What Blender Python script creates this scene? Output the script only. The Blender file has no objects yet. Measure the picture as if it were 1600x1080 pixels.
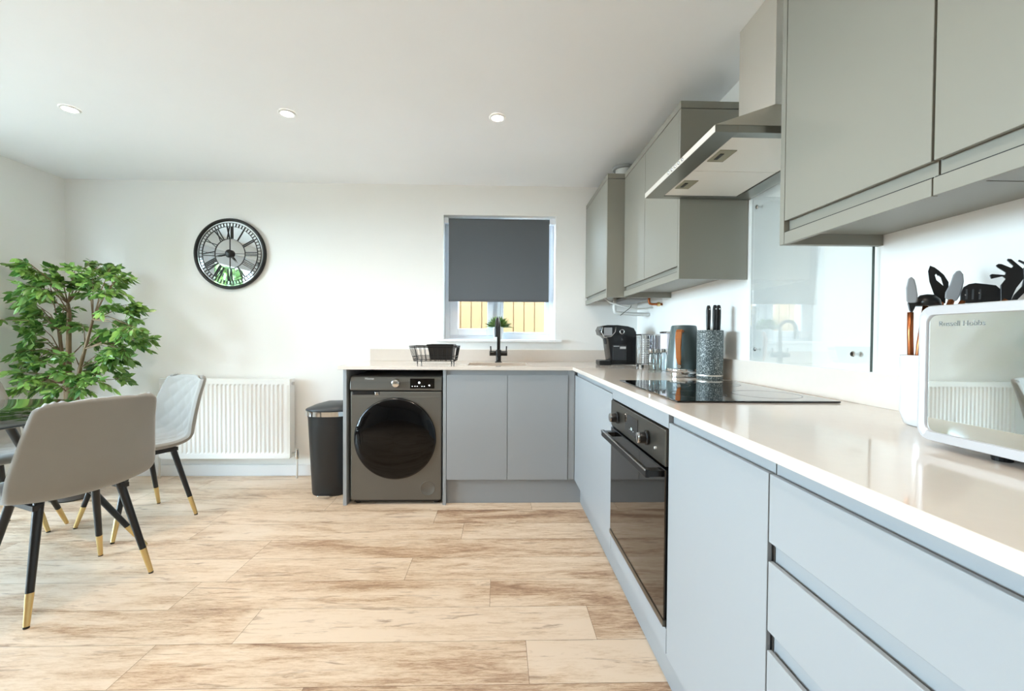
import bpy, bmesh, math, random
from mathutils import Vector, Matrix, Euler
R = random.Random(7)
C = bpy.context.scene.collection
PI = math.pi

# ------------------------------------------------------------------ camera
H = 1.0917
cam_d = bpy.data.cameras.new('camera'); cam = bpy.data.objects.new('camera', cam_d); C.objects.link(cam)
cam_d.sensor_width = 36; cam_d.sensor_fit = 'HORIZONTAL'
cam_d.lens = 14.917; cam_d.shift_x = 0.00123; cam_d.shift_y = -0.00156
cam_d.clip_start = 0.02; cam_d.clip_end = 200
_p, _y, _r = -0.0163, 0.0267, 0.0066
fwd = Vector((math.sin(_y)*math.cos(_p), math.cos(_y)*math.cos(_p), math.sin(_p)))
rgt = Vector((math.cos(_y), -math.sin(_y), 0)); upv = rgt.cross(fwd)
r2 = rgt*math.cos(_r)+upv*math.sin(_r); u2 = -rgt*math.sin(_r)+upv*math.cos(_r)
cam.matrix_world = Matrix(((r2.x, u2.x, -fwd.x, 0), (r2.y, u2.y, -fwd.y, 0), (r2.z, u2.z, -fwd.z, H), (0, 0, 0, 1)))
bpy.context.scene.camera = cam

# ------------------------------------------------------------------ light and exposure
sc = bpy.context.scene
sc.view_settings.view_transform = 'Standard'; sc.view_settings.look = 'None'
sc.view_settings.gamma = 1; sc.view_settings.use_curve_mapping = False
sc.view_settings.exposure = 0.80
W = bpy.data.worlds.new('World'); sc.world = W; W.use_nodes = True
bg = W.node_tree.nodes['Background']; bg.inputs[1].default_value = 13.0
_n = W.node_tree.nodes; _l = W.node_tree.links.new       # hazy sky, brightest near the horizon
_tc = _n.new('ShaderNodeTexCoord'); _sx = _n.new('ShaderNodeSeparateXYZ'); _cr = _n.new('ShaderNodeValToRGB')
_l(_tc.outputs['Generated'], _sx.inputs[0]); _l(_sx.outputs[2], _cr.inputs[0]); _l(_cr.outputs[0], bg.inputs[0])
_cr.color_ramp.elements[0].position = 0.0; _cr.color_ramp.elements[0].color = (1.75, 2.15, 2.55, 1)
_cr.color_ramp.elements[1].position = 0.38; _cr.color_ramp.elements[1].color = (0.52, 0.68, .90, 1)
sc.cycles.diffuse_bounces = 8; sc.cycles.max_bounces = 14
sun_d = bpy.data.lights.new('sun', 'SUN'); sun = bpy.data.objects.new('sun', sun_d); C.objects.link(sun)
sun_d.energy = 7.0; sun_d.angle = math.radians(1.0); sun_d.color = (1, .93, .80)
sun.rotation_euler = Vector((-.45, .62, -1.0)).to_track_quat('-Z', 'Y').to_euler()
def portal(name, loc, rot, sx, sy):
    d = bpy.data.lights.new(name, 'AREA'); o = bpy.data.objects.new(name, d); C.objects.link(o)
    d.shape = 'RECTANGLE'; d.size = sx; d.size_y = sy; o.location = loc; o.rotation_euler = rot
    d.cycles.is_portal = True
DY0, DY1, DZ = 0.55, 2.62, 2.12          # patio door opening in the left wall
portal('daylight_portal', (-3.36, (DY0+DY1)/2, DZ/2), (0, -PI/2, 0), DZ, DY1-DY0)
LAMP_W = 22.0

# ------------------------------------------------------------------ helpers
def lin(r, g, b):
    f = lambda c: (c/255/12.92) if c/255 <= .04045 else ((c/255+.055)/1.055)**2.4
    return (f(r), f(g), f(b), 1)
MATS = {}
def mat(name, col, rough=.5, metal=0., bump=0., bscale=200., coat=0., emis=None, estr=0., ior=1.5, sheen=0., var=0., vscale=4., stretch=None, spec=.5):
    m = bpy.data.materials.new(name); m.use_nodes = True; nt = m.node_tree; b = nt.nodes['Principled BSDF']
    b.inputs['Base Color'].default_value = col; b.inputs['Roughness'].default_value = rough; b.inputs['Metallic'].default_value = metal
    b.inputs['IOR'].default_value = ior; b.inputs['Specular IOR Level'].default_value = spec
    if coat: b.inputs['Coat Weight'].default_value = coat; b.inputs['Coat Roughness'].default_value = .05
    if sheen: b.inputs['Sheen Weight'].default_value = sheen; b.inputs['Sheen Roughness'].default_value = .4
    if emis: b.inputs['Emission Color'].default_value = emis; b.inputs['Emission Strength'].default_value = estr
    tc = nt.nodes.new('ShaderNodeTexCoord'); mp = nt.nodes.new('ShaderNodeMapping'); nt.links.new(tc.outputs['Object'], mp.inputs[0])
    if stretch: mp.inputs['Scale'].default_value = stretch
    n = nt.nodes.new('ShaderNodeTexNoise'); n.inputs['Scale'].default_value = vscale; n.inputs['Detail'].default_value = 4
    nt.links.new(mp.outputs[0], n.inputs[0])
    v = max(var, .012)
    rp = nt.nodes.new('ShaderNodeMapRange'); rp.inputs[3].default_value = 1-v; rp.inputs[4].default_value = 1+v
    nt.links.new(n.outputs[0], rp.inputs[0])
    mx = nt.nodes.new('ShaderNodeVectorMath'); mx.operation = 'SCALE'; mx.inputs[0].default_value = col[:3]
    nt.links.new(rp.outputs[0], mx.inputs['Scale']); nt.links.new(mx.outputs[0], b.inputs['Base Color'])
    if bump:
        n2 = nt.nodes.new('ShaderNodeTexNoise'); n2.inputs['Scale'].default_value = bscale; n2.inputs['Detail'].default_value = 3
        nt.links.new(mp.outputs[0], n2.inputs[0]); bp = nt.nodes.new('ShaderNodeBump'); bp.inputs['Strength'].default_value = bump; bp.inputs['Distance'].default_value = .002
        nt.links.new(n2.outputs[0], bp.inputs['Height']); nt.links.new(bp.outputs[0], b.inputs['Normal'])
    MATS[name] = m; return m
def glassmat(name, tint=(.97, 1, .98, 1), rough=0., f0=.06, edge=.75):
    m = bpy.data.materials.new(name); m.use_nodes = True; nt = m.node_tree
    for n in list(nt.nodes): nt.nodes.remove(n)
    out = nt.nodes.new('ShaderNodeOutputMaterial'); mx = nt.nodes.new('ShaderNodeMixShader')
    t = nt.nodes.new('ShaderNodeBsdfTransparent'); t.inputs[0].default_value = tint
    g = nt.nodes.new('ShaderNodeBsdfGlossy'); g.inputs['Roughness'].default_value = rough
    lw = nt.nodes.new('ShaderNodeLayerWeight'); lw.inputs[0].default_value = .2
    mr = nt.nodes.new('ShaderNodeMapRange'); mr.inputs[3].default_value = f0; mr.inputs[4].default_value = edge
    nt.links.new(lw.outputs['Fresnel'], mr.inputs[0]); nt.links.new(mr.outputs[0], mx.inputs[0])
    nt.links.new(t.outputs[0], mx.inputs[1]); nt.links.new(g.outputs[0], mx.inputs[2]); nt.links.new(mx.outputs[0], out.inputs[0])
    MATS[name] = m; return m

class MB:
    def __init__(s): s.bm = bmesh.new()
    def box(s, x0, x1, y0, y1, z0, z1, M=None):
        vs = [s.bm.verts.new((x, y, z)) for x in (x0, x1) for y in (y0, y1) for z in (z0, z1)]
        if M: 
            for v in vs: v.co = M @ v.co
        for q in ((0, 1, 3, 2), (4, 6, 7, 5), (0, 4, 5, 1), (2, 3, 7, 6), (0, 2, 6, 4), (1, 5, 7, 3)):
            s.bm.faces.new([vs[i] for i in q])
        return s
    def ring(s, pts):
        return [s.bm.verts.new(p) for p in pts]
    def loft(s, rings, cap0=True, cap1=True, closed=True):
        rs = [s.ring(r) for r in rings]
        n = len(rs[0])
        for a, b in zip(rs, rs[1:]):
            for i in range(n if closed else n-1):
                j = (i+1) % n
                try: s.bm.faces.new((a[i], a[j], b[j], b[i]))
                except ValueError: pass
        if cap0: s.bm.faces.new(rs[0][::-1])
        if cap1: s.bm.faces.new(rs[-1])
        return s
    def tube(s, pts, rad, n=10, caps=True):
        pts = [Vector(p) for p in pts]
        rads = rad if isinstance(rad, (list, tuple)) else [rad]*len(pts)
        rings = []; t0 = (pts[1]-pts[0]).normalized()
        nrm = t0.orthogonal().normalized()
        for i, p in enumerate(pts):
            if i == 0: t = pts[1]-pts[0]
            elif i == len(pts)-1: t = pts[-1]-pts[-2]
            else: t = (pts[i+1]-pts[i]).normalized()+(pts[i]-pts[i-1]).normalized()
            t.normalize(); nrm = (nrm-t*nrm.dot(t)).normalized(); b = t.cross(nrm)
            rings.append([p+(nrm*math.cos(2*PI*k/n)+b*math.sin(2*PI*k/n))*rads[i] for k in range(n)])
        return s.loft(rings, caps, caps)
    def lathe(s, prof, c=(0, 0, 0), axis='Z', n=32, M=None, cap=True):
        rings = []
        for r, h in prof:
            ring = []
            for k in range(n):
                a = 2*PI*k/n; ca, sa = math.cos(a)*max(r, 1e-5), math.sin(a)*max(r, 1e-5)
                v = {'Z': Vector((ca, sa, h)), 'Y': Vector((ca, h, sa)), 'X': Vector((h, ca, sa))}[axis]
                v = v+Vector(c)
                ring.append(M @ v if M else v)
            rings.append(ring)
        return s.loft(rings, cap, cap)
    def prism(s, poly, f0, f1):           # poly list of (a,b); f0,f1 map (a,b)->3D
        return s.loft([[f0(a, b) for a, b in poly], [f1(a, b) for a, b in poly]])
    def build(s, name, m, parent=None, bevel=0., smooth=False, subd=0, auto=None):
        bmesh.ops.recalc_face_normals(s.bm, faces=s.bm.faces)
        me = bpy.data.meshes.new(name); s.bm.to_mesh(me); s.bm.free()
        if m: me.materials.append(m)
        if smooth or auto:
            for p in me.polygons: p.use_smooth = True
        if auto:
            me.set_sharp_from_angle(angle=math.radians(auto))
        o = bpy.data.objects.new(name, me); C.objects.link(o)
        if parent:
            o.parent = parent; o.matrix_parent_inverse = parent.matrix_local.inverted() if parent.parent is None else parent.matrix_local.inverted()
        if bevel:
            b = o.modifiers.new('bevel', 'BEVEL'); b.width = bevel; b.segments = 2; b.limit_method = 'ANGLE'
        if subd:
            b = o.modifiers.new('sub', 'SUBSURF'); b.levels = subd; b.render_levels = subd
        return o
def tag(o, label=None, cat=None, group=None, kind=None):
    if label: o['label'] = label
    if cat: o['category'] = cat
    if group: o['group'] = group
    if kind: o['kind'] = kind
    return o
def thing(name, label, cat, loc=(0, 0, 0), group=None, rz=0):
    o = bpy.data.objects.new(name, None); C.objects.link(o); o.location = loc; o.rotation_euler = (0, 0, rz)
    o.empty_display_size = .05
    return tag(o, label, cat, group)
# parts of a thing are written in world coordinates: shift them back into the Empty's frame
def part(mb, name, m, root, bevel=0., auto=None, smooth=False, subd=0, sub=None, label=None):
    Mw = Matrix.Translation(root.location) @ root.rotation_euler.to_matrix().to_4x4()
    inv = Mw.inverted()
    for v in mb.bm.verts: v.co = inv @ v.co
    bmesh.ops.recalc_face_normals(mb.bm, faces=mb.bm.faces)
    me = bpy.data.meshes.new(name); mb.bm.to_mesh(me); mb.bm.free()
    if m: me.materials.append(m)
    if smooth or auto:
        for p in me.polygons: p.use_smooth = True
    if auto: me.set_sharp_from_angle(angle=math.radians(auto))
    o = bpy.data.objects.new(name, me); C.objects.link(o)
    o.parent = sub if sub else root
    if bevel:
        b = o.modifiers.new('bevel', 'BEVEL'); b.width = bevel; b.segments = 2; b.limit_method = 'ANGLE'; b.angle_limit = math.radians(40)
    if subd:
        b = o.modifiers.new('sub', 'SUBSURF'); b.levels = subd; b.render_levels = subd
    if label: o['label'] = label
    return o
def local(mb, name, m, root, sub=None, **k):   # the same with local coordinates
    Mw = Matrix.Translation(root.location) @ root.rotation_euler.to_matrix().to_4x4()
    for v in mb.bm.verts: v.co = Mw @ v.co
    return part(mb, name, m, root, sub=sub, **k)
def copy_tree(o, parent=None):
    c = o.copy(); C.objects.link(c)
    if parent: c.parent = parent
    for ch in [x for x in list(bpy.data.objects) if x.parent == o]: copy_tree(ch, c)
    return c
def bx(*a): return MB().box(*a)
def text_mb(txt, size, M, depth=.0006):
    cu = bpy.data.curves.new('lettering', 'FONT'); cu.body = txt; cu.size = size; cu.extrude = depth/2; cu.resolution_u = 3
    o = bpy.data.objects.new('lettering_tmp', cu); C.objects.link(o)
    dg = bpy.context.evaluated_depsgraph_get(); me = bpy.data.meshes.new_from_object(o.evaluated_get(dg))
    mb = MB(); mb.bm.from_mesh(me); bpy.data.objects.remove(o); bpy.data.curves.remove(cu); bpy.data.meshes.remove(me)
    for v in mb.bm.verts: v.co = M @ v.co
    return mb
def rrect(w, h, r, n=5):
    pts = []
    for cx, cy, a0 in ((w/2-r, h/2-r, 0), (-w/2+r, h/2-r, PI/2), (-w/2+r, -h/2+r, PI), (w/2-r, -h/2+r, 1.5*PI)):
        for k in range(n+1):
            a = a0+PI/2*k/n; pts.append((cx+r*math.cos(a), cy+r*math.sin(a)))
    return pts

# ------------------------------------------------------------------ materials
wallm = mat('wall_paint', lin(243, 242, 239), .75, bump=.08, bscale=500)
ceilm = mat('ceiling_paint', lin(245, 247, 250), .8, bump=.06, bscale=500)
white = mat('white_gloss_paint', lin(240, 241, 242), .35)
upvc = mat('white_upvc', lin(236, 240, 246), .25)
cabm = mat('cabinet_grey', lin(155, 159, 162), .42, bump=.02, bscale=900)
wallu = mat('cabinet_grey_shaded', lin(141, 139, 129), .42, bump=.02, bscale=900)  # cabinet grey darkened and warmed: dimmer light on the wall units, in the colour
cabin = mat('cabinet_interior', lin(70, 70, 70), .7)
quartz = mat('cream_quartz', lin(219, 209, 199), .08, var=.025, vscale=45, coat=0)
steel = mat('brushed_steel', lin(226, 222, 214), .45, 1., var=.05, vscale=30, stretch=(1, 60, 60))
chrome = mat('chrome', lin(225, 225, 225), .08, 1.)
blk = mat('black_plastic', lin(16, 16, 17), .35)
blkgl = mat('black_glass', lin(5, 5, 6), .03, coat=.5)
blkmet = mat('black_metal', lin(20, 19, 19), .35)
gold = mat('brushed_gold', lin(214, 188, 132), .35, 1.)
dark = mat('dark_void', lin(8, 8, 8), .9)
washm = mat('titanium_grey', lin(112, 110, 104), .35, .6, var=.02)
radm = mat('radiator_enamel', lin(240, 240, 238), .3)
ovenm = mat('oven_dark_steel', lin(112, 108, 100), .3, .9)
mirror = mat('mirror_glass', lin(226, 232, 232), .015, 1.)
blindm = mat('blind_fabric', lin(96, 100, 104), .9, bump=.3, bscale=900)
fabric = mat('grey_velvet', lin(140, 137, 131), .8, sheen=.3, bump=.25, bscale=700, var=.04, vscale=12)
glass = glassmat('clear_glass'); pane = glassmat('window_glass', f0=.02, edge=.5)
bgl = glassmat('splashback_glass', (.985, .995, .99, 1), f0=.06, edge=.5)
trunkm = mat('bark', lin(126, 104, 78), .8, bump=.6, bscale=60, var=.2, vscale=30)
ceram = mat('white_ceramic', lin(224, 225, 226), .15, coat=.4)
copper = mat('copper', lin(184, 110, 70), .35, 1.)
greysil = mat('grey_silicone', lin(140, 141, 143), .5)
woodh = mat('acacia_wood', lin(168, 98, 46), .45, var=.15, vscale=20, stretch=(8, 8, 1))
kettlem = mat('kettle_teal_grey', lin(76, 92, 94), .32, coat=.2)

def leafmat(name, c1, c2):
    m = bpy.data.materials.new(name); m.use_nodes = True; nt = m.node_tree; b = nt.nodes['Principled BSDF']
    g = nt.nodes.new('ShaderNodeNewGeometry'); cr = nt.nodes.new('ShaderNodeValToRGB')
    cr.color_ramp.elements[0].color = c1; cr.color_ramp.elements[1].color = c2
    e = cr.color_ramp.elements.new(.5); e.color = tuple((a+b_)/2*.85 for a, b_ in zip(c1, c2))[:3]+(1,)
    nt.links.new(g.outputs['Random Per Island'], cr.inputs[0]); nt.links.new(cr.outputs[0], b.inputs['Base Color'])
    b.inputs['Roughness'].default_value = .30
    tr = nt.nodes.new('ShaderNodeBsdfTranslucent'); nt.links.new(cr.outputs[0], tr.inputs[0])
    mx = nt.nodes.new('ShaderNodeMixShader'); mx.inputs[0].default_value = .25
    nt.links.new(b.outputs[0], mx.inputs[1]); nt.links.new(tr.outputs[0], mx.inputs[2])
    nt.links.new(mx.outputs[0], nt.nodes['Material Output'].inputs[0]); return m
leafm = leafmat('ficus_leaf', lin(58, 104, 44), lin(150, 190, 96))
leaf2 = leafmat('small_leaf', lin(60, 96, 50), lin(140, 170, 90))

def speckle(name, c1, c2):
    m = bpy.data.materials.new(name); m.use_nodes = True; nt = m.node_tree; b = nt.nodes['Principled BSDF']
    tc = nt.nodes.new('ShaderNodeTexCoord'); n = nt.nodes.new('ShaderNodeTexNoise'); n.inputs['Scale'].default_value = 190; n.inputs['Detail'].default_value = 4
    nt.links.new(tc.outputs['Object'], n.inputs[0]); cr = nt.nodes.new('ShaderNodeValToRGB')
    cr.color_ramp.elements[0].position = .50; cr.color_ramp.elements[0].color = c1; cr.color_ramp.elements[1].position = .68; cr.color_ramp.elements[1].color = c2
    nt.links.new(n.outputs[0], cr.inputs[0]); nt.links.new(cr.outputs[0], b.inputs['Base Color']); b.inputs['Roughness'].default_value = .45
    return m
graniteM = speckle('granite_effect', lin(66, 78, 80), lin(190, 198, 198))

def floormat():
    m = bpy.data.materials.new('oak_laminate'); m.use_nodes = True; nt = m.node_tree; b = nt.nodes['Principled BSDF']
    N = nt.nodes.new; L = nt.links.new
    tc = N('ShaderNodeTexCoord'); at = N('ShaderNodeAttribute'); at.attribute_name = 'tone'; at2 = N('ShaderNodeAttribute'); at2.attribute_name = 'seed'
    cmb = N('ShaderNodeCombineXYZ'); L(at2.outputs['Fac'], cmb.inputs[0]); L(at2.outputs['Fac'], cmb.inputs[1]); L(at2.outputs['Fac'], cmb.inputs[2])
    sc_ = N('ShaderNodeVectorMath'); sc_.operation = 'SCALE'; sc_.inputs['Scale'].default_value = 37.; L(cmb.outputs[0], sc_.inputs[0])
    ad = N('ShaderNodeVectorMath'); L(tc.outputs['Object'], ad.inputs[0]); L(sc_.outputs[0], ad.inputs[1])
    def noise(scale, sx, sy, det, rough=.6, dist=0.):
        mp = N('ShaderNodeMapping'); mp.inputs['Scale'].default_value = (sx, sy, 1); L(ad.outputs[0], mp.inputs[0])
        n = N('ShaderNodeTexNoise'); n.inputs['Scale'].default_value = scale; n.inputs['Detail'].default_value = det; n.inputs['Roughness'].default_value = rough
        n.inputs['Distortion'].default_value = dist; L(mp.outputs[0], n.inputs[0]); return n.outputs[0]
    broad = noise(1.6, 1.2, 6, 4, .6, .8); fine = noise(9, 1.6, 13, 7, .68, .6); hair = noise(30, 2.2, 30, 5, .75); knots = noise(2.6, 1.5, 11, 5, .62, 1.2)
    def mth(op, a, b_, clamp=False):
        n = N('ShaderNodeMath'); n.operation = op; n.use_clamp = clamp
        for i, v in enumerate((a, b_)):
            if isinstance(v, (int, float)): n.inputs[i].default_value = v
            else: L(v, n.inputs[i])
        return n.outputs[0]
    def mr(v, a, b_, c, d):
        n = N('ShaderNodeMapRange'); L(v, n.inputs[0]); n.inputs[1].default_value = a; n.inputs[2].default_value = b_; n.inputs[3].default_value = c; n.inputs[4].default_value = d; return n.outputs[0]
    f = mth('ADD', mr(broad, .36, .68, -.32, .34), mr(fine, .35, .66, -.25, .27))
    f = mth('ADD', f, mr(hair, .38, .64, -.17, .17)); f = mth('ADD', f, at.outputs['Fac'], True)
    cr = N('ShaderNodeValToRGB'); e = cr.color_ramp.elements
    e[0].position = 0; e[0].color = lin(228, 208, 186); e[1].position = 1; e[1].color = lin(138, 106, 84)
    x = e.new(.35); x.color = lin(214, 190, 163); x = e.new(.65); x.color = lin(186, 155, 127)
    L(f, cr.inputs[0])
    streak = mr(knots, .575, .70, 0, .6)
    mx = N('ShaderNodeMixRGB'); L(streak, mx.inputs[0]); L(cr.outputs[0], mx.inputs[1]); mx.inputs[2].default_value = lin(122, 86, 58)
    L(mx.outputs[0], b.inputs['Base Color']); b.inputs['Roughness'].default_value = .38
    bp = N('ShaderNodeBump'); bp.inputs['Strength'].default_value = .15; bp.inputs['Distance'].default_value = .001; L(fine, bp.inputs['Height']); L(bp.outputs[0], b.inputs['Normal'])
    return m
floorM = floormat()

# ------------------------------------------------------------------ room shell
XL, XR, YB, YN, ZC = -3.318, 1.0908, 3.34, -6.0, 2.274
def struct(o): o['kind'] = 'structure'; return o
struct(bx(XL-.3, XR+.3, YN-.3, YB+.3, -.12, -.003).build('subfloor', wallm)).name = 'floor_base'
# planks: rows along X
fb = bmesh.new(); tl = fb.faces.layers.float.new('tone'); sl = fb.faces.layers.float.new('seed')
rows = []; y = 1.70-.1925*24
known = {0: ([.36-1.3, .36], [-.02, -.35, .15]), -1: ([-1.2, .101], [-.1, .12, -.3]), 1: ([-1.308, -.033], [0, .0, .08]), 2: ([-.906-.3, .0-.42], [-.15, -.12, .02]),
         3: ([-1.205, .7], [.1, .12, .05]), 4: ([-1.653, -.2], [.0, -.08, -.05]), 5: ([-.38-1.3, -.38], [.0, -.05, .25]), -2: ([-1.9, -.6, .7], [0, -.2, .1, 0])}
for k in range(-40, 10):
    ya = 1.70-.1925+.1925*(k+0); ya = 1.5075+.1925*k; yb_ = ya+.1925
    ya = max(ya, YN); yb_ = min(yb_, YB)
    if yb_-ya < .01: continue
    if k in known:
        js, tones = known[k]; js = list(js)
    else:
        js = []; tones = []
    if not js: js = [R.uniform(-1.3, 0)]
    tones = list(tones); first = tones.pop(0) if tones else None
    while js[0] > XL:
        js.insert(0, js[0]-1.3); tones.insert(0, R.uniform(-.2, .2) if first is None else first); first = None
    while js[-1] < XR: js.append(js[-1]+1.3)
    for i in range(len(js)-1):
        a, b_ = max(js[i], XL), min(js[i+1], XR)
        if b_-a < .005: continue
        g = .0007
        vs = [fb.verts.new(p) for p in ((a+g, ya+g, 0), (b_-g, ya+g, 0), (b_-g, yb_-g, 0), (a+g, yb_-g, 0))]
        fc = fb.faces.new(vs)
        fc[tl] = .34+(tones[i] if i < len(tones) else R.uniform(-.25, .3)); fc[sl] = R.random()
me = bpy.data.meshes.new('floor'); fb.to_mesh(me); fb.free(); me.materials.append(floorM)
fo = bpy.data.objects.new('floor', me); C.objects.link(fo); struct(fo)
gapm = mat('plank_gap', lin(120, 92, 66), .8)
g_ = bpy.data.objects['floor_base']; g_.data.materials[0] = gapm; g_.name = 'floor_underlay'

struct(bx(XL-.3, XR+.3, YN-.3, YB+.3, ZC, ZC+.25).build('ceiling', ceilm))
struct(bx(XL-.3, XR+.3, YN-.3, YB+.3, ZC+.25, 5.4).build('sky_blocker_wall', wallm))  # unseen block added to cut the sky light reaching the fence
struct(bx(XR, XR+.3, YN-.3, YB+.3, 0, ZC).build('wall_right', wallm))
mb = MB(); mb.box(XL-.3, XL, DY1, YB+.3, 0, ZC).box(XL-.3, XL, YN-.3, DY0, 0, ZC).box(XL-.3, XL, DY0, DY1, DZ, ZC)
struct(mb.build('wall_left', wallm))
WX0, WX1, WZ0, WZ1 = -.441, .437, 1.072, 2.042
mb = MB(); mb.box(XL, WX0, YB, YB+.3, 0, ZC).box(WX1, XR, YB, YB+.3, 0, ZC).box(WX0, WX1, YB, YB+.3, 0, WZ0-.02).box(WX0, WX1, YB, YB+.3, WZ1, ZC)
struct(mb.build('wall_back', wallm))
struct(bx(XL, XR, YN-.3, YN, 0, ZC).build('wall_near', wallm))
struct(bx(XL, -1.0, YB-.016, YB, 0, .088).build('baseboard_back', white, bevel=.004))
struct(bx(XL, XL+.016, DY1+.07, YB-.016, 0, .088).build('baseboard_left', white, bevel=.004))

# window in the back wall
win = thing('window_1', 'white two-pane window recessed in the back wall above the sink', 'window', (0, YB+.14, WZ0)); win['kind'] = 'structure'
yf = YB+.12
mb = MB()
mb.box(WX0, -.402, yf, yf+.07, WZ0, WZ1).box(.405, WX1, yf, yf+.07, WZ0, WZ1).box(-.402, .405, yf, yf+.07, WZ0, 1.115).box(-.402, .405, yf, yf+.07, 2.0, WZ1)
mb.box(-.068, .005, yf, yf+.07, 1.115, 2.0)
part(mb, 'window_frame', upvc, win, bevel=.004)
mb = MB(); sy0, sy1 = yf-.022, yf+.05
mb.box(-.40, -.335, sy0, sy1, 1.102, 2.0).box(-.100, -.05, sy0, sy1, 1.102, 2.0).box(-.335, -.100, sy0, sy1, 1.102, 1.158).box(-.335, -.100, sy0, sy1, 1.95, 2.0)
sash = part(mb, 'window_sash', upvc, win, bevel=.006)
part(bx(-.335, -.100, yf+.02, yf+.026, 1.158, 1.95), 'pane', pane, win, sub=sash)
mb = MB(); mb.box(.005, .032, yf+.002, yf+.05, 1.115, 2.0).box(.37, .405, yf+.002, yf+.05, 1.115, 2.0).box(.032, .37, yf+.002, yf+.05, 1.115, 1.132)
part(mb, 'glazing_bead', upvc, win, bevel=.003)
part(bx(.03, .372, yf+.03, yf+.036, 1.13, 2.0), 'pane', pane, win)
mb = MB(); mb.box(-.492, .488, YB-.045, YB, WZ0-.02, WZ0).box(WX0, WX1, YB, yf, WZ0-.02, WZ0)
part(mb, 'window_sill', white, win, bevel=.004)

# patio door in the left wall, out of frame, lets the daylight in
pd = thing('door_1', 'white glazed patio doors in the left wall', 'door', (XL-.1, (DY0+DY1)/2, 0)); pd['kind'] = 'structure'
mb = MB(); x0, x1 = XL-.14, XL-.07
mb.box(x0, x1, DY0, DY0+.06, 0, DZ).box(x0, x1, DY1-.06, DY1, 0, DZ).box(x0, x1, DY0, DY1, DZ-.06, DZ).box(x0, x1, DY0, DY1, 0, .05)
part(mb, 'door_frame', upvc, pd, bevel=.004)
for a, b_ in ((DY0+.06, 1.585), (1.585, DY1-.06)):
    mb = MB(); mb.box(x0+.01, x1-.005, a+.004, a+.09, .05, DZ-.06).box(x0+.01, x1-.005, b_-.09, b_-.004, .05, DZ-.06).box(x0+.01, x1-.005, a+.09, b_-.09, .05, .17).box(x0+.01, x1-.005, a+.09, b_-.09, DZ-.16, DZ-.06)
    lf = part(mb, 'door_leaf', upvc, pd, bevel=.004)
    part(bx(x0+.03, x0+.036, a+.09, b_-.09, .17, DZ-.16), 'pane', pane, pd, sub=lf)

# ------------------------------------------------------------------ outside
lawn = mat('paving', lin(158, 146, 130), .9, var=.3, vscale=3)
struct(bx(-30, 8, -30, 14, -.3, -.13).build('ground', lawn))
fencem = mat('fence_pine', lin(114, 86, 52), .75, var=.10, vscale=6, stretch=(6, 6, .6), bump=.2, bscale=40)
fn = thing('garden_fence', 'pale timber close-board fence seen through the window under the blind', 'fence', (0, 4.75, -.13))
mb = MB(); x = -2.2
while x < 2.4:
    mb.box(x, x+.108, 4.75+R.uniform(0, .003), 4.768, -.13, 1.85); mb.box(x+.1, x+.124, 4.765, 4.78, -.13, 1.85); x += .118
part(mb, 'fence_boards', fencem, fn)
mb = MB(); [mb.box(-2.2, 2.4, 4.78, 4.83, z, z+.08) for z in (.3, 1.0, 1.6)]
part(mb, 'fence_rails', fencem, fn)
hedge = leafmat('hedge_leaf', lin(50, 90, 40), lin(130, 165, 80))
hd = bmesh.new()
for i in range(9000):
    p = Vector((-14.+R.uniform(-.6, .6), R.uniform(-24, -8), R.uniform(-.1, 5.0)))
    a = R.uniform(0, PI*2); s = R.uniform(.16, .3); d1 = Vector((R.uniform(-.5, .5), math.cos(a), math.sin(a))).normalized()*s; d2 = d1.cross(Vector((1, R.uniform(-.6, .6), R.uniform(-.6, .6)))).normalized()*s*.6
    hd.faces.new([hd.verts.new(q) for q in (p-d1, p+d2, p+d1, p-d2)])
me = bpy.data.meshes.new('hedge'); hd.to_mesh(me); hd.free(); me.materials.append(hedge)
ho = bpy.data.objects.new('garden_hedge', me); C.objects.link(ho); tag(ho, 'tall green hedge across the paving outside the patio doors', 'hedge', kind='stuff')

# ------------------------------------------------------------------ kitchen units
XF, XPL = .493, .540        # door face and plinth face of the right run
YF, YPL = 2.7385, 2.777
ZD, ZT, ZW0, ZW = .165, .846, .878, .90
XV = XR-.004
def base_unit(name, label, y0, y1, fronts, cat='cabinet', group='base units under the right worktop'):
    t = thing(name, label, cat, ((XF+XR)/2, (y0+y1)/2, ZD), group)
    part(bx(XF+.014, XV, y0+.0015, y1-.0015, ZD, ZW0-.002), 'carcass', cabm, t)
    for nm, za, zb in fronts:
        part(bx(XF, XF+.009, y0+.0018, y1-.0018, za, zb), nm, cabm, t, bevel=.0015)
    return t
base_unit('base_cabinet', 'corner base cabinet with one pale door, left of the oven', 1.831, YF-.003, [('door', ZD, ZT)])
base_unit('base_cabinet', 'base cabinet with one tall pale door, between the oven and the drawers', .757, 1.2155, [('door', ZD, ZT)])
base_unit('drawer_cabinet', 'wide base cabinet of drawers nearest the camera', -.10, .757, [('drawer', .721, ZT), ('drawer', .558, .686), ('drawer', ZD, .522)])
# oven housing
ov = thing('oven_housing', 'grey built-in housing around the oven, with filler strips above and below', 'cabinet', ((XF+XR)/2, 1.523, ZD), 'base units under the right worktop')
mb = MB(); mb.box(XF+.03, XV, 1.219, 1.232, ZD, ZW0-.002).box(XF+.03, XV, 1.815, 1.829, ZD, ZW0-.002).box(1.05, XV, 1.232, 1.815, ZD, ZW0-.002)
part(mb, 'carcass', cabm, ov)
part(bx(XF, XF+.03, 1.217, 1.829, .828, ZW0-.002), 'filler_strip', cabm, ov, bevel=.001)
part(bx(XF, XF+.05, 1.217, 1.829, ZD, .238), 'filler_strip', cabm, ov, bevel=.001)
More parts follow.
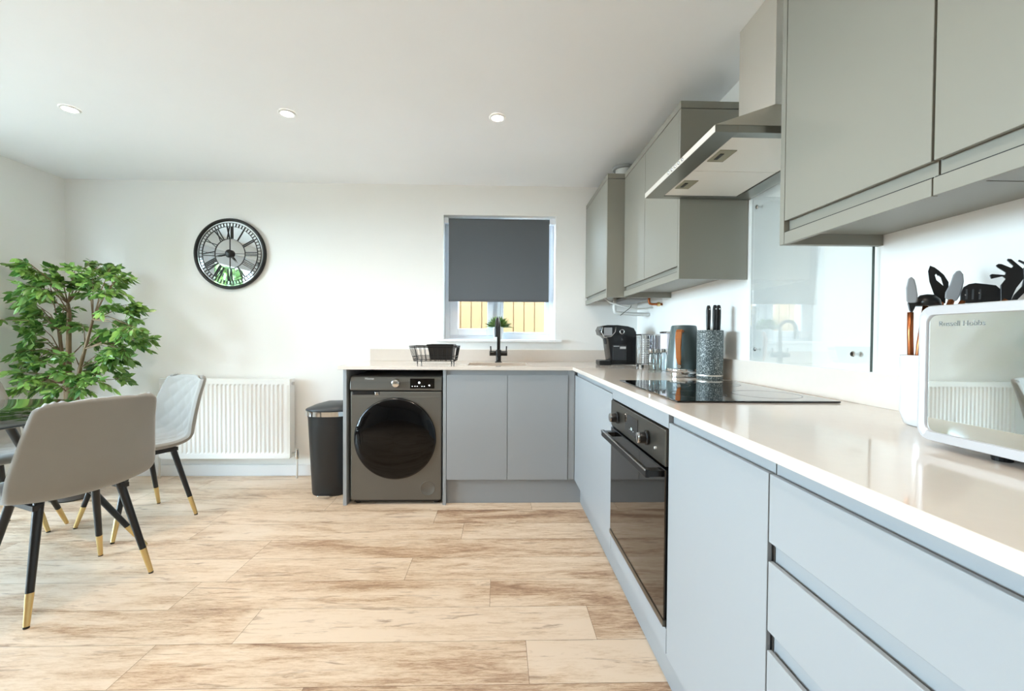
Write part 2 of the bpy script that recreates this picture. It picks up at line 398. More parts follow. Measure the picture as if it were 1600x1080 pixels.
# plinths
o = bx(XPL, XPL+.016, -.1, YPL, 0, ZD-.001).build('plinth', cabm); tag(o, 'long grey plinth board along the floor under the right-hand units', 'plinth')
o = bx(-.339, XPL-.001, YPL, YPL+.016, 0, ZD-.001).build('plinth', cabm); tag(o, 'short grey plinth board under the sink cabinet doors', 'plinth')
# sink cabinet
sk = thing('sink_cabinet', 'grey double-door cabinet under the sink', 'cabinet', (.05, 3.04, ZD))
part(bx(-.339, XF+.012, YF+.014, YB-.002, ZD, ZW0-.21), 'carcass', cabm, sk)
part(bx(-.339, XF+.012, YF+.014, YF+.032, ZW0-.21, ZW0-.002), 'handle_rail', cabm, sk)
part(bx(-.337, .0535, YF, YF+.009, ZD, ZT), 'door', cabm, sk, bevel=.0015)
part(bx(.0565, .4475, YF, YF+.009, ZD, ZT), 'door', cabm, sk, bevel=.0015)
part(bx(.4505, .4925, YF+.004, YF+.03, ZD, ZW0-.002), 'corner_post', cabm, sk, bevel=.001)
o = bx(-.361, -.3405, YF, YB-.002, 0, ZW0-.001).build('end_panel', cabm, bevel=.001); tag(o, 'grey end panel between the washing machine and the sink cabinet', 'panel', 'washing machine bay panels')
o = bx(-.999, -.977, YF, YB-.002, 0, ZW0-.001).build('end_panel', cabm, bevel=.001); tag(o, 'grey end panel between the bin and the washing machine', 'panel', 'washing machine bay panels')

# worktop: L shape with the sink cut-out
def grid_slab(xs, ys, skip, z0, z1):
    bm = bmesh.new(); V = {}
    def v(i, j):
        if (i, j) not in V: V[i, j] = bm.verts.new((xs[i], ys[j], z1))
        return V[i, j]
    for i in range(len(xs)-1):
        for j in range(len(ys)-1):
            if (i, j) in skip: continue
            bm.faces.new((v(i, j), v(i+1, j), v(i+1, j+1), v(i, j+1)))
    r = bmesh.ops.extrude_face_region(bm, geom=bm.faces[:])
    for e in r['geom']:
        if isinstance(e, bmesh.types.BMVert): e.co.z = z0
    m = MB(); m.bm.free(); m.bm = bm; return m
XW, YW = .474, 2.7165
SX0, SX1, SY0, SY1 = -.215, .195, 2.835, 3.15
xs = [-1.025, SX0, SX1, XW, XR]; ys = [-.11, YW, SY0, SY1, YB]
skip = {(0, 0), (1, 0), (2, 0), (1, 2)}
wt = grid_slab(xs, ys, skip, ZW0, ZW).build('worktop', quartz, bevel=.0015)
tag(wt, 'L-shaped glossy cream quartz worktop running under the window and along the right wall', 'worktop')
o = bx(-1.003, XR-.022, YB-.02, YB, ZW, .992).build('upstand', quartz, bevel=.001); tag(o, 'cream quartz upstand along the back wall under the window', 'upstand', 'worktop upstands')
o = bx(XR-.02, XR, -.11, YB, ZW, .996).build('upstand', quartz, bevel=.001); tag(o, 'cream quartz upstand along the right wall behind the hob', 'upstand', 'worktop upstands')
# sink bowl
sinkm = mat('sink_composite', lin(205, 190, 172), .35)
mb = MB(); a = .006
mb.box(SX0-a, SX0, SY0-a, SY1+a, .70, ZW0).box(SX1, SX1+a, SY0-a, SY1+a, .70, ZW0).box(SX0, SX1, SY0-a, SY0, .70, ZW0).box(SX0, SX1, SY1, SY1+a, .70, ZW0).box(SX0-a, SX1+a, SY0-a, SY1+a, .694, .70)
o = thing('sink', 'beige undermounted sink bowl set into the worktop below the window', 'sink', (0, 3.0, .70)); part(mb, 'bowl', sinkm, o)
part(MB().lathe([(.045, .7), (.045, .703), (.03, .704), (.028, .7015)], (0, 3.0, 0)), 'drain', chrome, o)

# ------------------------------------------------------------------ oven
t = thing('oven', 'built-in single oven with dark glass door and steel control panel', 'oven', (.77, 1.523, .24))
y0, y1 = 1.2335, 1.8135; oy0, oy1 = 1.222, 1.826
part(bx(XF+.031, 1.04, y0, y1, .25, .82), 'body', dark, t)
part(bx(XF-.006, XF+.028, oy0, oy1, .714, .822), 'control_panel', ovenm, t, bevel=.002)
dr = part(bx(XF-.006, XF+.028, oy0, oy1, .262, .706), 'door', blkgl, t, bevel=.003)
part(bx(XF-.008, XF+.02, oy0, oy1, .242, .2605), 'lower_trim', ovenm, t, sub=dr)
part(bx(XF-.0075, XF-.0055, 1.47, 1.62, .735, .803), 'display', blkgl, t)
mb = bx(XF-.0082, XF-.0074, 1.53, 1.545, .752, .762); mb.box(XF-.0082, XF-.0074, 1.556, 1.561, .75, .753); mb.box(XF-.0082, XF-.0074, 1.515, 1.52, .75, .753)
part(mb, 'display_symbol', mat('display_glow', lin(180, 190, 190), .4), t)
for yy in (1.718, 1.372):
    k = part(MB().lathe([(.024, XF-.008), (.024, XF-.014), (.019, XF-.016), (.018, XF-.034), (.0165, XF-.036)], (0, yy, .765), 'X'), 'knob', blk, t, auto=40)
    part(MB().lathe([(.0175, XF-.0355), (.0175, XF-.040), (.015, XF-.0415)], (0, yy, .765), 'X'), 'knob_cap', chrome, t, auto=40, sub=k, label='chrome knob cap')
part(MB().lathe([(.004, XF-.006), (.004, XF-.012)], (0, 1.295, .752), 'X', 16), 'indicator_lamp', white, t)
hx = XF-.055
h = part(bx(hx, hx+.014, 1.25, 1.80, .672, .698), 'handle', blkmet, t, bevel=.003, sub=dr)
for ya in (1.25, 1.765): part(bx(hx+.012, XF-.006, ya, ya+.035, .676, .694), 'handle_bracket', blk, t, sub=dr)
part(bx(hx-.0012, hx+.001, 1.252, 1.798, .694, .699), 'handle_trim', chrome, t, sub=dr)

# hob
t = thing('hob', 'black glass induction hob set on the worktop above the oven', 'hob', (.775, 1.54, ZW))
part(bx(.527, 1.022, 1.238, 1.845, ZW+.0005, ZW+.006), 'glass_surface', blkgl, t, bevel=.002)
mb = MB()
for (cx, cy, r) in ((.66, 1.39, .085), (.89, 1.39, .10), (.66, 1.69, .10), (.89, 1.69, .075)):
    mb.lathe([(r, ZW+.0062), (r+.0012, ZW+.0064), (r+.0024, ZW+.0062)], (cx, cy, 0), n=48, cap=False)
part(mb, 'ring_marking', mat('hob_print', lin(60, 60, 62), .3), t)

# ------------------------------------------------------------------ glass splashback
t = thing('glass_splashback', 'clear glass splashback panel on the wall behind the hob', 'splashback', (XR-.012, 1.497, .997))
pmat = mat('splashback_paint', lin(232, 238, 236), .04, coat=.6)
part(bx(XR-.020, XR-.0135, 1.197, 1.797, .9975, 1.693), 'glass_panel', bgl, t)
edgem = mat('glass_edge', lin(70, 84, 80), .2)
part(bx(XR-.0202, XR-.0133, 1.1955, 1.197, .9975, 1.693), 'glass_edge', edgem, t)
for yy, zz in ((1.747, 1.640), (1.747, 1.047), (1.254, 1.047), (1.254, 1.640)):
    part(MB().lathe([(.004, XR), (.004, XR-.020), (.0085, XR-.0205), (.0085, XR-.024), (.006, XR-.0265)], (0, yy, zz), 'X', 20), 'fixing_screw', chrome, t, auto=40)

# ------------------------------------------------------------------ wall units
def wall_unit(name, label, xf, y0, y1, splits, zb, zt, zdoor, near_end=True, far_end=True, xr=None):
    xr = xr or XR-.002
    t = thing(name, label, 'cabinet', ((xf+xr)/2, (y0+y1)/2, zb), 'grey handleless wall units')
    zl = zb+.030
    ya, yb_ = y0+(.019 if near_end else 0), y1-(.019 if far_end else 0)
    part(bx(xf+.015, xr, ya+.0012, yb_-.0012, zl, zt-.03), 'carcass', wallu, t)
    part(bx(xf+.004, xf+.012, ya+.001, yb_-.001, zl+.003, zl+.0055), 'shadow_line_strip', blk, t)  # black strip stands in for the shadow line above the light rail
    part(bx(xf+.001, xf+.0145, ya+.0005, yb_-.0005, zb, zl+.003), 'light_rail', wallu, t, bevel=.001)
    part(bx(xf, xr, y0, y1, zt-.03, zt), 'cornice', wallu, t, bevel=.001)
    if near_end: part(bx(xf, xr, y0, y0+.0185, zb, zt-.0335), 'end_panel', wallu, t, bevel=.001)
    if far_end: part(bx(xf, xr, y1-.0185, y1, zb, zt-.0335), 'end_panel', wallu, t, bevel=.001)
    sp = [ya]+splits+[yb_]
    for a, b_ in zip(sp, sp[1:]):
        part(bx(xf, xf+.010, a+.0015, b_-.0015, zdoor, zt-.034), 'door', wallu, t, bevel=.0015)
    return t
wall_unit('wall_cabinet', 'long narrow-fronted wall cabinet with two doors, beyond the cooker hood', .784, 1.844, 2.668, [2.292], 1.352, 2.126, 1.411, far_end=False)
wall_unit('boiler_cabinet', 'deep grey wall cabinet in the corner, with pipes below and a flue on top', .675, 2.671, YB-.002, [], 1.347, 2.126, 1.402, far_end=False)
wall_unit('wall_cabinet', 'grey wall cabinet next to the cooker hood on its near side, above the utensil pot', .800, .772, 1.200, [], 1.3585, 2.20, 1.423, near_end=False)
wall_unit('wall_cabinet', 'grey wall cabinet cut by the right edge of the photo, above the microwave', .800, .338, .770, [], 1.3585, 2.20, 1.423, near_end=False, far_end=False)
# pipes below the boiler
t = thing('boiler_pipework', 'white and copper boiler pipes hanging below the corner wall cabinet', 'pipes', (.95, 3.0, 1.28))
pipew = mat('white_pipe', lin(232, 232, 228), .4)
part(MB().tube([(.83, 3.05, 1.375), (.83, 3.05, 1.30), (.835, 3.05, 1.275), (.86, 3.05, 1.268), (1.0, 3.05, 1.262), (1.085, 3.06, 1.262)], .013, 12), 'waste_pipe', pipew, t, smooth=True)
part(MB().tube([(.74, 3.0, 1.375), (.78, 2.98, 1.34), (.85, 2.96, 1.315), (.95, 2.96, 1.295), (1.04, 2.98, 1.298), (1.088, 3.0, 1.31)], .006, 8), 'cable', pipew, t, smooth=True)
mb = MB().tube([(1.0, 2.82, 1.375), (1.0, 2.82, 1.335), (1.005, 2.82, 1.322), (1.02, 2.82, 1.318), (1.088, 2.82, 1.318)], .0085, 10)
part(mb, 'copper_pipe', copper, t, smooth=True, label='bare copper pipe')
part(MB().tube([(1.055, 2.82, 1.318), (1.072, 2.82, 1.318)], .014, 8), 'brass_valve', gold, t)
part(MB().tube([(.905, 2.9, 1.315), (.90, 2.9, 1.30), (.83, 2.9, 1.245)], .0022, 6), 'black_cable', blk, t)
part(bx(.86, 1.02, 2.86, 3.26, 1.3475, 1.374), 'boiler_underside', mat('boiler_grey', lin(150, 150, 150), .6), t, bevel=.004)
# flue
t = thing('boiler_flue', 'short white boiler flue rising from the corner cabinet to the ceiling', 'flue', (.86, 2.95, 2.127))
part(MB().lathe([(.058, 2.127), (.058, ZC-.002)], (.86, 2.95, 0), n=32), 'flue_pipe', pipew, t, auto=40)
part(MB().lathe([(.075, ZC-.018), (.078, ZC-.012), (.078, ZC-.002)], (.86, 2.95, 0), n=32), 'flue_collar', mat('collar_grey', lin(170, 172, 172), .5), t, auto=40)

# ------------------------------------------------------------------ cooker hood
t = thing('cooker_hood', 'stainless steel chimney cooker hood above the hob', 'cooker hood', (.86, 1.54, 1.698))
hx0, hx1, hy0, hy1, hz = .630, XR-.001, 1.240, 1.840, 1.698
dx0, dy0, dy1, dz = .920, 1.413, 1.632, 1.879
mb = MB()
mb.loft([[(hx0, hy0, hz+.022), (hx1, hy0, hz+.022), (hx1, hy1, hz+.022), (hx0, hy1, hz+.022)], [(dx0, dy0, dz), (hx1, dy0, dz), (hx1, dy1, dz), (dx0, dy1, dz)]])
part(mb, 'canopy', mat('canopy_steel_shaded', lin(186, 182, 170), .35, 1., var=.04, vscale=30), t)  # darker copy of the steel, with its dim reflections put into the colour
mb = MB()
mb.box(hx0, hx0+.068, hy0, hy1, hz, hz+.0215).box(hx0+.068, hx1, hy0, hy0+.033, hz, hz+.0215).box(hx0+.068, hx1, hy1-.033, hy1, hz, hz+.0215).box(1.015, hx1, hy0+.033, hy1-.033, hz, hz+.0215)
part(mb, 'rim', mat('rim_steel_shaded', lin(158, 157, 150), .3, 1., var=.04, vscale=30), t, bevel=.001)  # rim steel darkened: the dark reflection underneath is painted in
fm = mat('filter_mesh', lin(238, 233, 224), .5, .15, bump=.5, bscale=900)
for a, b_ in ((hy0+.036, 1.538), (1.542, hy1-.036)):
    f_ = part(bx(hx0+.071, 1.012, a, b_, hz+.003, hz+.012), 'grease_filter', fm, t, bevel=.002)
    cy = (a+b_)/2
    part(bx(hx0+.080, hx0+.135, cy-.045, cy+.045, hz+.0005, hz+.0035), 'filter_catch', mat('catch_'+str(int(cy*100)), lin(150, 146, 125), .5), t, sub=f_, bevel=.0008)
    part(bx(hx0+.092, hx0+.104, cy-.022, cy+.022, hz-.0015, hz+.001), 'catch_slot', blk, t, sub=f_)
part(bx(dx0, hx1, dy0, dy1, dz-.03, ZC-.001), 'chimney', steel, t, bevel=.001)
part(bx(hx0-.001, hx0-.0002, hy0, hy1, hz+.001, hz+.021), 'front_strip', mat('strip_steel_lit', lin(228, 226, 220), .5, .6), t)  # paler steel over the rim's front, its brighter lighting put into the colour
for i in range(5):
    yy = 1.46+i*.03
    part(MB().lathe([(.0062, hx0+.001), (.0062, hx0-.004), (.005, hx0-.005)], (0, yy, hz+.011), 'X', 14), 'control_button', chrome, t, auto=40)

# ------------------------------------------------------------------ washing machine
t = thing('washing_machine', 'grey freestanding washing machine with a large round black door, under the worktop', 'washing machine', (-.664, 3.0, 0))
mx0, mx1, my = -.957, -.371, 2.752
cxm = (mx0+mx1)/2
mb = MB(); mb.box(mx0, mx1, my, my+.52, .028, .7345); 
body = part(mb, 'body', washm, t, bevel=.008)
prof = [(my+.012, .741), (my-.006, .744), (my-.008, .752), (my-.004, .80), (my+.012, .828), (my+.03, .832), (my+.50, .832), (my+.50, .741)]
mb = MB(); mb.prism(prof, lambda a, b_: (mx0, a, b_), lambda a, b_: (mx1, a, b_))
part(mb, 'control_panel', washm, t, bevel=.003)
part(bx(mx0+.002, mx1-.002, my+.004, my+.3, .734, .7415), 'panel_seam', blk, t)
sl_ = lambda z: my-.008+(z-.752)*.083
part(MB().lathe([(.029, my-.003), (.029, my-.012), (.024, my-.030), (.021, my-.032)], (-.662, 0, .790), 'Y', 40), 'programme_knob', chrome, t, auto=40)
mb = bx(-.574, -.418, my-.0085, my+.004, .755, .820)
Mr = Matrix.Translation((0, 0, 0))
disp = part(mb, 'display', blkgl, t, bevel=.001)
ledm = mat('display_light', lin(230, 235, 235), .4, emis=(.9, .95, 1, 1), estr=1.0)
mb = MB().lathe([(.007, my-.0095), (.007, my-.0085)], (-.515, 0, .793), 'Y', 16)
mb.lathe([(.005, my-.0095), (.005, my-.0085)], (-.450, 0, .776), 'Y', 16)
for xx in (-.562, -.545, -.530, -.50, -.485): mb.box(xx, xx+.006, my-.0095, my-.0085, .768, .772)
part(mb, 'display_symbols', ledm, t, sub=disp)
Mt = Matrix.Translation((-.862, my-.0055, .812)) @ Matrix.Rotation(PI/2, 4, 'X')
part(text_mb('Hisense', .018, Mt), 'maker_lettering', mat('silver_print', lin(215, 215, 212), .4), t)
# detergent drawer grip
part(bx(-.945, -.77, my-.0015, my+.01, .712, .733), 'drawer_grip', blk, t, bevel=.004)
part(bx(-.80, -.775, my-.003, my+.008, .712, .731), 'grip_highlight', chrome, t, bevel=.004, label='chrome end of the detergent drawer grip')
part(bx(mx0+.004, mx1-.004, my-.002, my+.004, .694, .7), 'panel_crease', washm, t, bevel=.002)
R0 = .262; dc = (-.669, 0, .431)
dr = part(MB().lathe([(R0, my+.002), (R0+.001, my-.008), (R0-.003, my-.014), (R0-.008, my-.017)], dc, 'Y', 96, cap=False), 'door_ring', mat('door_ring_black', lin(10, 10, 11), .2), t, smooth=True)
part(MB().lathe([(R0-.008, my-.017), (R0-.03, my-.025), (R0-.07, my-.033), (R0-.12, my-.038), (R0-.18, my-.041), (.0, my-.043)], dc, 'Y', 96, cap=False), 'door_glass', mat('washer_door_glass', lin(4, 4, 5), .04, spec=.28), t, smooth=True, sub=dr)
part(MB().lathe([(.048, my+.001), (.048, my-.0012), (.0455, my-.0018), (.044, my-.0004), (0, my-.0004)], (-.46, 0, .105), 'Y', 40, cap=False), 'filter_cover', washm, t, smooth=True)
for xx, yy in ((-.92, my+.05), (-.41, my+.05), (-.92, my+.47), (-.41, my+.47)):
    part(MB().lathe([(.018, 0), (.018, .012), (.01, .014), (.01, .03)], (xx, yy, 0), n=16), 'foot', blk, t)
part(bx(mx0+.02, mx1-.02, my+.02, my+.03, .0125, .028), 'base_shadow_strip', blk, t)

# ------------------------------------------------------------------ radiator
t = thing('radiator', 'white ribbed panel radiator on the back wall behind the chairs', 'radiator', (-2.07, YB-.06, .15))
rx0, rx1, rz0, rz1 = -2.545, -1.583, .158, .762; ry = YB-.10
n = 28; mb = MB(); pts = []
wx = (rx1-rx0-.06)/n; xx = rx0+.03
poly = [(rx0, ry+.004), (rx0+.018, ry)]
for i in range(n):
    poly += [(xx+wx*.08, ry), (xx+wx*.30, ry+.009), (xx+wx*.55, ry+.009), (xx+wx*.77, ry)]; xx += wx
poly += [(rx1-.018, ry), (rx1, ry+.004)]
def zring(z, flat): return [(a, (ry if flat and b_ > ry+.001 else b_), z) for a, b_ in poly]
mb.loft([[(a, ry, rz0+.012) for a, b_ in poly], [(a, ry, rz0+.038) for a, b_ in poly], [(a, b_, rz0+.05) for a, b_ in poly], [(a, b_, rz1-.05) for a, b_ in poly], [(a, ry, rz1-.038) for a, b_ in poly], [(a, ry, rz1-.006) for a, b_ in poly]], False, False, closed=False)
o = part(mb, 'front_panel', radm, t)
mb = MB(); mb.box(rx0, rx1, ry+.012, ry+.018, rz0, rz1-.002).box(rx0-.004, rx0+.001, ry-.001, YB-.025, rz0+.005, rz1).box(rx1-.001, rx1+.004, ry-.001, YB-.025, rz0+.005, rz1)
mb.box(rx0, rx1, ry, ry+.012, rz0, rz0+.013).box(rx0, rx1, ry, ry+.012, rz1-.008, rz1)
part(mb, 'side_panels', radm, t, bevel=.002)
mb = MB(); mb.box(rx0+.002, rx1-.002, ry+.02, YB-.025, rz1-.006, rz1-.003)
part(mb, 'top_grille', radm, t)
part(bx(rx0+.01, rx1-.01, YB-.04, YB-.028, rz0+.01, rz1-.01), 'rear_panel', radm, t)
for xa in (rx0+.15, rx1-.19): part(bx(xa, xa+.04, YB-.028, YB-.001, .25, .7), 'wall_bracket', radm, t)
mb = MB().tube([(rx1, ry+.035, rz0+.035), (rx1+.035, ry+.035, rz0+.035)], .009, 10)
v_ = part(mb, 'valve', chrome, t, label='chrome radiator valve')
part(MB().lathe([(.014, .15), (.016, .16), (.016, .19), (.012, .215), (.0135, .222), (.009, .228)], (rx1+.04, ry+.035, 0), n=16), 'valve_body', chrome, t, sub=v_, auto=40)
part(MB().tube([(rx1+.04, ry+.035, .155), (rx1+.04, ry+.035, .0)], .0075, 10), 'feed_pipe', pipew, t, smooth=True)
part(MB().tube([(rx0-.03, ry+.035, rz0+.035), (rx0-.03, ry+.035, .0)], .0075, 10), 'feed_pipe', pipew, t, smooth=True)
part(MB().tube([(rx0, ry+.035, rz0+.035), (rx0-.038, ry+.035, rz0+.035)], .009, 10), 'valve', chrome, t)
part(MB().tube([(rx1+.002, ry+.035, rz1-.035), (rx1+.018, ry+.035, rz1-.035)], .012, 10), 'bleed_valve', chrome, t)

# ------------------------------------------------------------------ pedal bin
t = thing('waste_bin', 'tall black oval bin with a chrome band, between radiator and washing machine', 'bin', (-1.18, 3.02, 0))
bcx, bcy = -1.172, 3.005
def oval(rx, ry_, z, dx=0, n=40, tilt=0.):
    return [(bcx+dx+rx*math.copysign(abs(math.cos(a))**.8, math.cos(a)), bcy+ry_*math.copysign(abs(math.sin(a))**.8, math.sin(a)), z+tilt*math.cos(a)) for a in [2*PI*k/n for k in range(n)]]
mb = MB(); mb.loft([oval(.120, .11, .0), oval(.124, .114, .012), oval(.150, .138, .53), oval(.153, .140, .548)])
part(mb, 'bin_body', mat('bin_black', lin(30, 31, 32), .45), t, auto=40)
mb = MB(); mb.loft([oval(.156, .143, .545), oval(.165, .15, .548), oval(.165, .15, .580), oval(.16, .146, .583)])
part(mb, 'rim_band', chrome, t, auto=40, label='chrome band under the lid')
mb = MB(); mb.loft([oval(.163, .149, .584), oval(.163, .149, .588), oval(.158, .145, .600, tilt=.008), oval(.11, .10, .622, tilt=.010), oval(.03, .03, .634), oval(.002, .002, .6345)])
part(mb, 'lid', mat('lid_grey', lin(58, 60, 62), .4), t, auto=50)
part(bx(bcx-.04, bcx+.04, bcy-.15, bcy-.10, .004, .02), 'pedal', chrome, t, bevel=.003)

# ------------------------------------------------------------------ wall clock
t = thing('wall_clock', 'round black-rimmed mirrored clock with Roman numerals on the back wall', 'clock', (-2.071, YB-.03, 1.716))
cc = Vector((-2.071, 0, 1.716)); RO = .272
part(MB().lathe([(RO-.002, YB-.001), (RO, YB-.014), (RO-.004, YB-.027), (RO-.010, YB-.030), (RO-.019, YB-.028), (RO-.024, YB-.020), (RO-.024, YB-.014)], cc, 'Y', 96, cap=False), 'rim', mat('clock_black', lin(18, 18, 18), .4), t, smooth=True)
part(MB().lathe([(RO-.02, YB-.010), (RO-.02, YB-.016)], cc, 'Y', 96), 'mirror_face', mirror, t, auto=40)
yk0, yk1 = YB-.0215, YB-.0175
numm = MATS['clock_black']
def flatring(mb, r, w):
    mb.lathe([(r-w/2, yk1), (r-w/2, yk0), (r+w/2, yk0), (r+w/2, yk1), (r-w/2, yk1)], cc, 'Y', 80, cap=False)
mb = MB(); flatring(mb, .236, .0022); flatring(mb, .209, .0022); flatring(mb, .114, .0024)
for i in range(60):
    a = 2*PI*i/60; M = Matrix.Translation(cc) @ Matrix.Rotation(a, 4, 'Y')
    w = .0022 if i % 5 == 0 else .0015
    mb.box(-w, w, yk0, yk1, .209, .236, M)
for a in (0, PI/2, PI, 1.5*PI):
    mb.box(-.0013, .0013, yk0, yk1, 0, .114, Matrix.Translation(cc) @ Matrix.Rotation(a, 4, 'Y'))
part(mb, 'chapter_ring', numm, t)
NUM = ['XII', 'I', 'II', 'III', 'IIII', 'V', 'VI', 'VII', 'VIII', 'IX', 'X', 'XI']
def numeral(s, a):
    mb = MB(); M = Matrix.Translation(cc) @ Matrix.Rotation(a, 4, 'Y')
    wd = {'I': .012, 'V': .030, 'X': .030}; tot = sum(wd[c] for c in s); x = -tot/2; z0, z1 = .116, .207
    for c in s:
        cxx = x+wd[c]/2
        def bar(xa, xb, w):
            vs = [(xa-w, z0), (xa+w, z0), (xb+w, z1), (xb-w, z1)]
            mb.prism(vs, lambda p, q: M @ Vector((p, yk0, q)), lambda p, q: M @ Vector((p, yk1, q)))
        if c == 'I': bar(cxx, cxx, .0026)
        if c == 'V': bar(cxx, cxx-.010, .0032); bar(cxx, cxx+.010, .0014)
        if c == 'X': bar(cxx+.009, cxx-.009, .0032); bar(cxx-.009, cxx+.009, .0014)
        x += wd[c]
    return mb
for i, s in enumerate(NUM):
    part(numeral(s, 2*PI*i/12), 'numeral', numm, t)
part(MB().lathe([(.030, YB-.018), (.031, YB-.030), (.024, YB-.036), (.0, YB-.038)], cc, 'Y', 32, cap=False), 'centre_boss', numm, t, smooth=True)
def hand(ang, ln, w):
    M = Matrix.Translation(cc) @ Matrix.Rotation(ang, 4, 'Y'); mb = MB()
    poly = [(-w*.5, 0), (w*.5, 0), (w, ln*.55), (w*.35, ln*.75), (0, ln), (-w*.35, ln*.75), (-w, ln*.55)]
    mb.prism(poly, lambda a, b_: M @ Vector((a, YB-.028, b_)), lambda a, b_: M @ Vector((a, YB-.025, b_))); return mb
part(hand(math.radians(258), .135, .0045), 'minute_hand', numm, t)
part(hand(math.radians(143), .09, .005), 'hour_hand', numm, t)

# ------------------------------------------------------------------ roller blind
t = thing('roller_blind', 'dark grey roller blind pulled two thirds down over the window', 'blind', (-.009, YB+.03, 2.0))
part(bx(-.402, .388, YB+.020, YB+.0215, 1.385, 2.005), 'fabric', blindm, t)
part(MB().tube([(-.405, YB+.042, 2.006), (.392, YB+.042, 2.006)], .020, 16), 'roller', blindm, t, auto=40)
part(bx(-.402, .388, YB+.016, YB+.026, 1.369, 1.386), 'bottom_bar', mat('blind_bar', lin(84, 87, 92), .5), t, bevel=.002)
for xa, xb in ((WX0+.002, -.405), (.392, WX1-.002)): part(bx(xa, xb, YB+.02, YB+.065, 1.985, 2.03), 'bracket', upvc, t, bevel=.003)
part(MB().tube([(.412, YB+.03, 1.99), (.412, YB+.03, 1.45), (.416, YB+.03, 1.44), (.420, YB+.03, 1.45), (.420, YB+.03, 1.99)], .0016, 6), 'pull_chain', upvc, t)

# ------------------------------------------------------------------ kitchen tap
t = thing('mixer_tap', 'matt black kitchen tap with twin levers behind the sink', 'tap', (-.01, 3.2, ZW))
ty = 3.21; tx = -.006
part(MB().lathe([(.026, ZW), (.026, .905), (.019, .908), (.019, .945), (.024, .95), (.024, .985), (.017, .995)], (tx, ty, 0), n=24), 'tap_body', blkmet, t, auto=40)
pts = [(tx, ty, .98), (tx, ty, 1.17)]
for k in range(1, 9):
    a = PI*k/8; pts.append((tx-.012*(1-math.cos(a))/2*1.2, ty-.075*(1-math.cos(a)), 1.17+.055*math.sin(a)))
pts.append((tx-.016, ty-.151, 1.15))
part(MB().tube(pts, .0125, 14), 'spout', blkmet, t, smooth=True)
part(MB().tube([(tx-.016, ty-.151, 1.155), (tx-.016, ty-.151, 1.09)], [.0155, .0145], 14), 'spray_head', blkmet, t, auto=40)
part(MB().tube([(tx-.068, ty, .967), (tx+.066, ty, .967)], .0185, 16), 'valve_barrel', blkmet, t, auto=40)
part(MB().tube([(tx-.058, ty, .98), (tx-.060, ty, 1.022)], .005, 8), 'lever', blkmet, t, auto=40)
part(MB().tube([(tx+.058, ty, .98), (tx+.060, ty, 1.022)], .005, 8), 'lever', blkmet, t, auto=40)

# small plant on the sill
t = thing('potted_plant', 'small green plant in a white pot on the window sill behind the tap', 'plant', (-.012, YB+.055, WZ0))
px, py = -.010, YB+.035
part(MB().lathe([(.034, WZ0), (.037, WZ0+.005), (.044, WZ0+.098), (.045, WZ0+.10), (.040, WZ0+.10), (.038, WZ0+.09)], (px, py, 0), n=28), 'pot', ceram, t, auto=40)
lb = bmesh.new()
for i in range(420):
    a = R.uniform(0, 2*PI); el = R.uniform(.05, 1.45); L_ = R.uniform(.06, .105); d = Vector((math.cos(a)*math.cos(el), math.sin(a)*math.cos(el)*.8, math.sin(el)))
    p = Vector((px, py, WZ0+.095))+Vector((math.cos(a), math.sin(a), 0))*R.uniform(0, .03)
    sd = d.cross(Vector((0, 0, 1))).normalized()*.0085
    tip = p+d*L_*Vector((1, 1, 1)).x; mid = p+d*L_*.6
    lb.faces.new([lb.verts.new(q) for q in (p, mid+sd, tip-Vector((0, 0, .008)), mid-sd)])
m_ = MB(); m_.bm.free(); m_.bm = lb; part(m_, 'leaves', leaf2, t)

# ------------------------------------------------------------------ dish rack
t = thing('dish_rack', 'black wire dish rack on the worktop left of the tap', 'dish rack', (-.44, 2.95, ZW))
def rackring(x0, x1, y0, y1, z): return [(x0, y0, z), (x1, y0, z), (x1, y1, z), (x0, y1, z), (x0, y0, z)]
top = (-.603, -.285, 2.86, 3.08, 1.026); bot = (-.578, -.302, 2.885, 3.055, .925)
def lerp(a, b_, k): return tuple(u+(v-u)*k for u, v in zip(a, b_))
mb = MB()
for k in (0, .12, .3, .9, 1):
    q = lerp(bot, top, k); rr = rackring(*q)
    for a, b_ in zip(rr, rr[1:]): mb.tube([a, b_], .0026 if k in (0, 1) else .0022, 6)
for i in range(11):
    f = i/10
    for yi in (2, 3):
        mb.tube([(bot[0]+(bot[1]-bot[0])*f, bot[yi], bot[4]), (top[0]+(top[1]-top[0])*f, top[yi], top[4])], 0.0020, 5)
for i in range(7):
    f = i/6
    for xi in (0, 1):
        mb.tube([(bot[xi], bot[2]+(bot[3]-bot[2])*f, bot[4]), (top[xi], top[2]+(top[3]-top[2])*f, top[4])], 0.0020, 5)
for i in range(9):
    x = bot[0]+(bot[1]-bot[0])*i/8; mb.tube([(x, bot[2], bot[4]), (x, bot[3], bot[4])], 0.0020, 5)
part(mb, 'wire_basket', blkmet, t)
for x, y in ((-.556, 2.895), (-.325, 2.895), (-.556, 3.045), (-.325, 3.045)):
    part(MB().tube([(x, y, .927), (x, y, ZW+.0005)], [.005, .0035], 8), 'foot', blk, t)
cup = thing('cutlery_tub', 'black plastic tub standing inside the wire dish rack', 'tub', (-.41, 2.95, .93))
mb = MB()
r1 = [(-.465, 2.892, .930), (-.322, 2.892, .930), (-.322, 3.03, .930), (-.465, 3.03, .930)]
r2_ = [(-.488, 2.872, 1.034), (-.312, 2.872, 1.034), (-.312, 3.05, 1.034), (-.488, 3.05, 1.034)]
r3 = [(-.482, 2.878, 1.034), (-.318, 2.878, 1.034), (-.318, 3.044, 1.034), (-.482, 3.044, 1.034)]
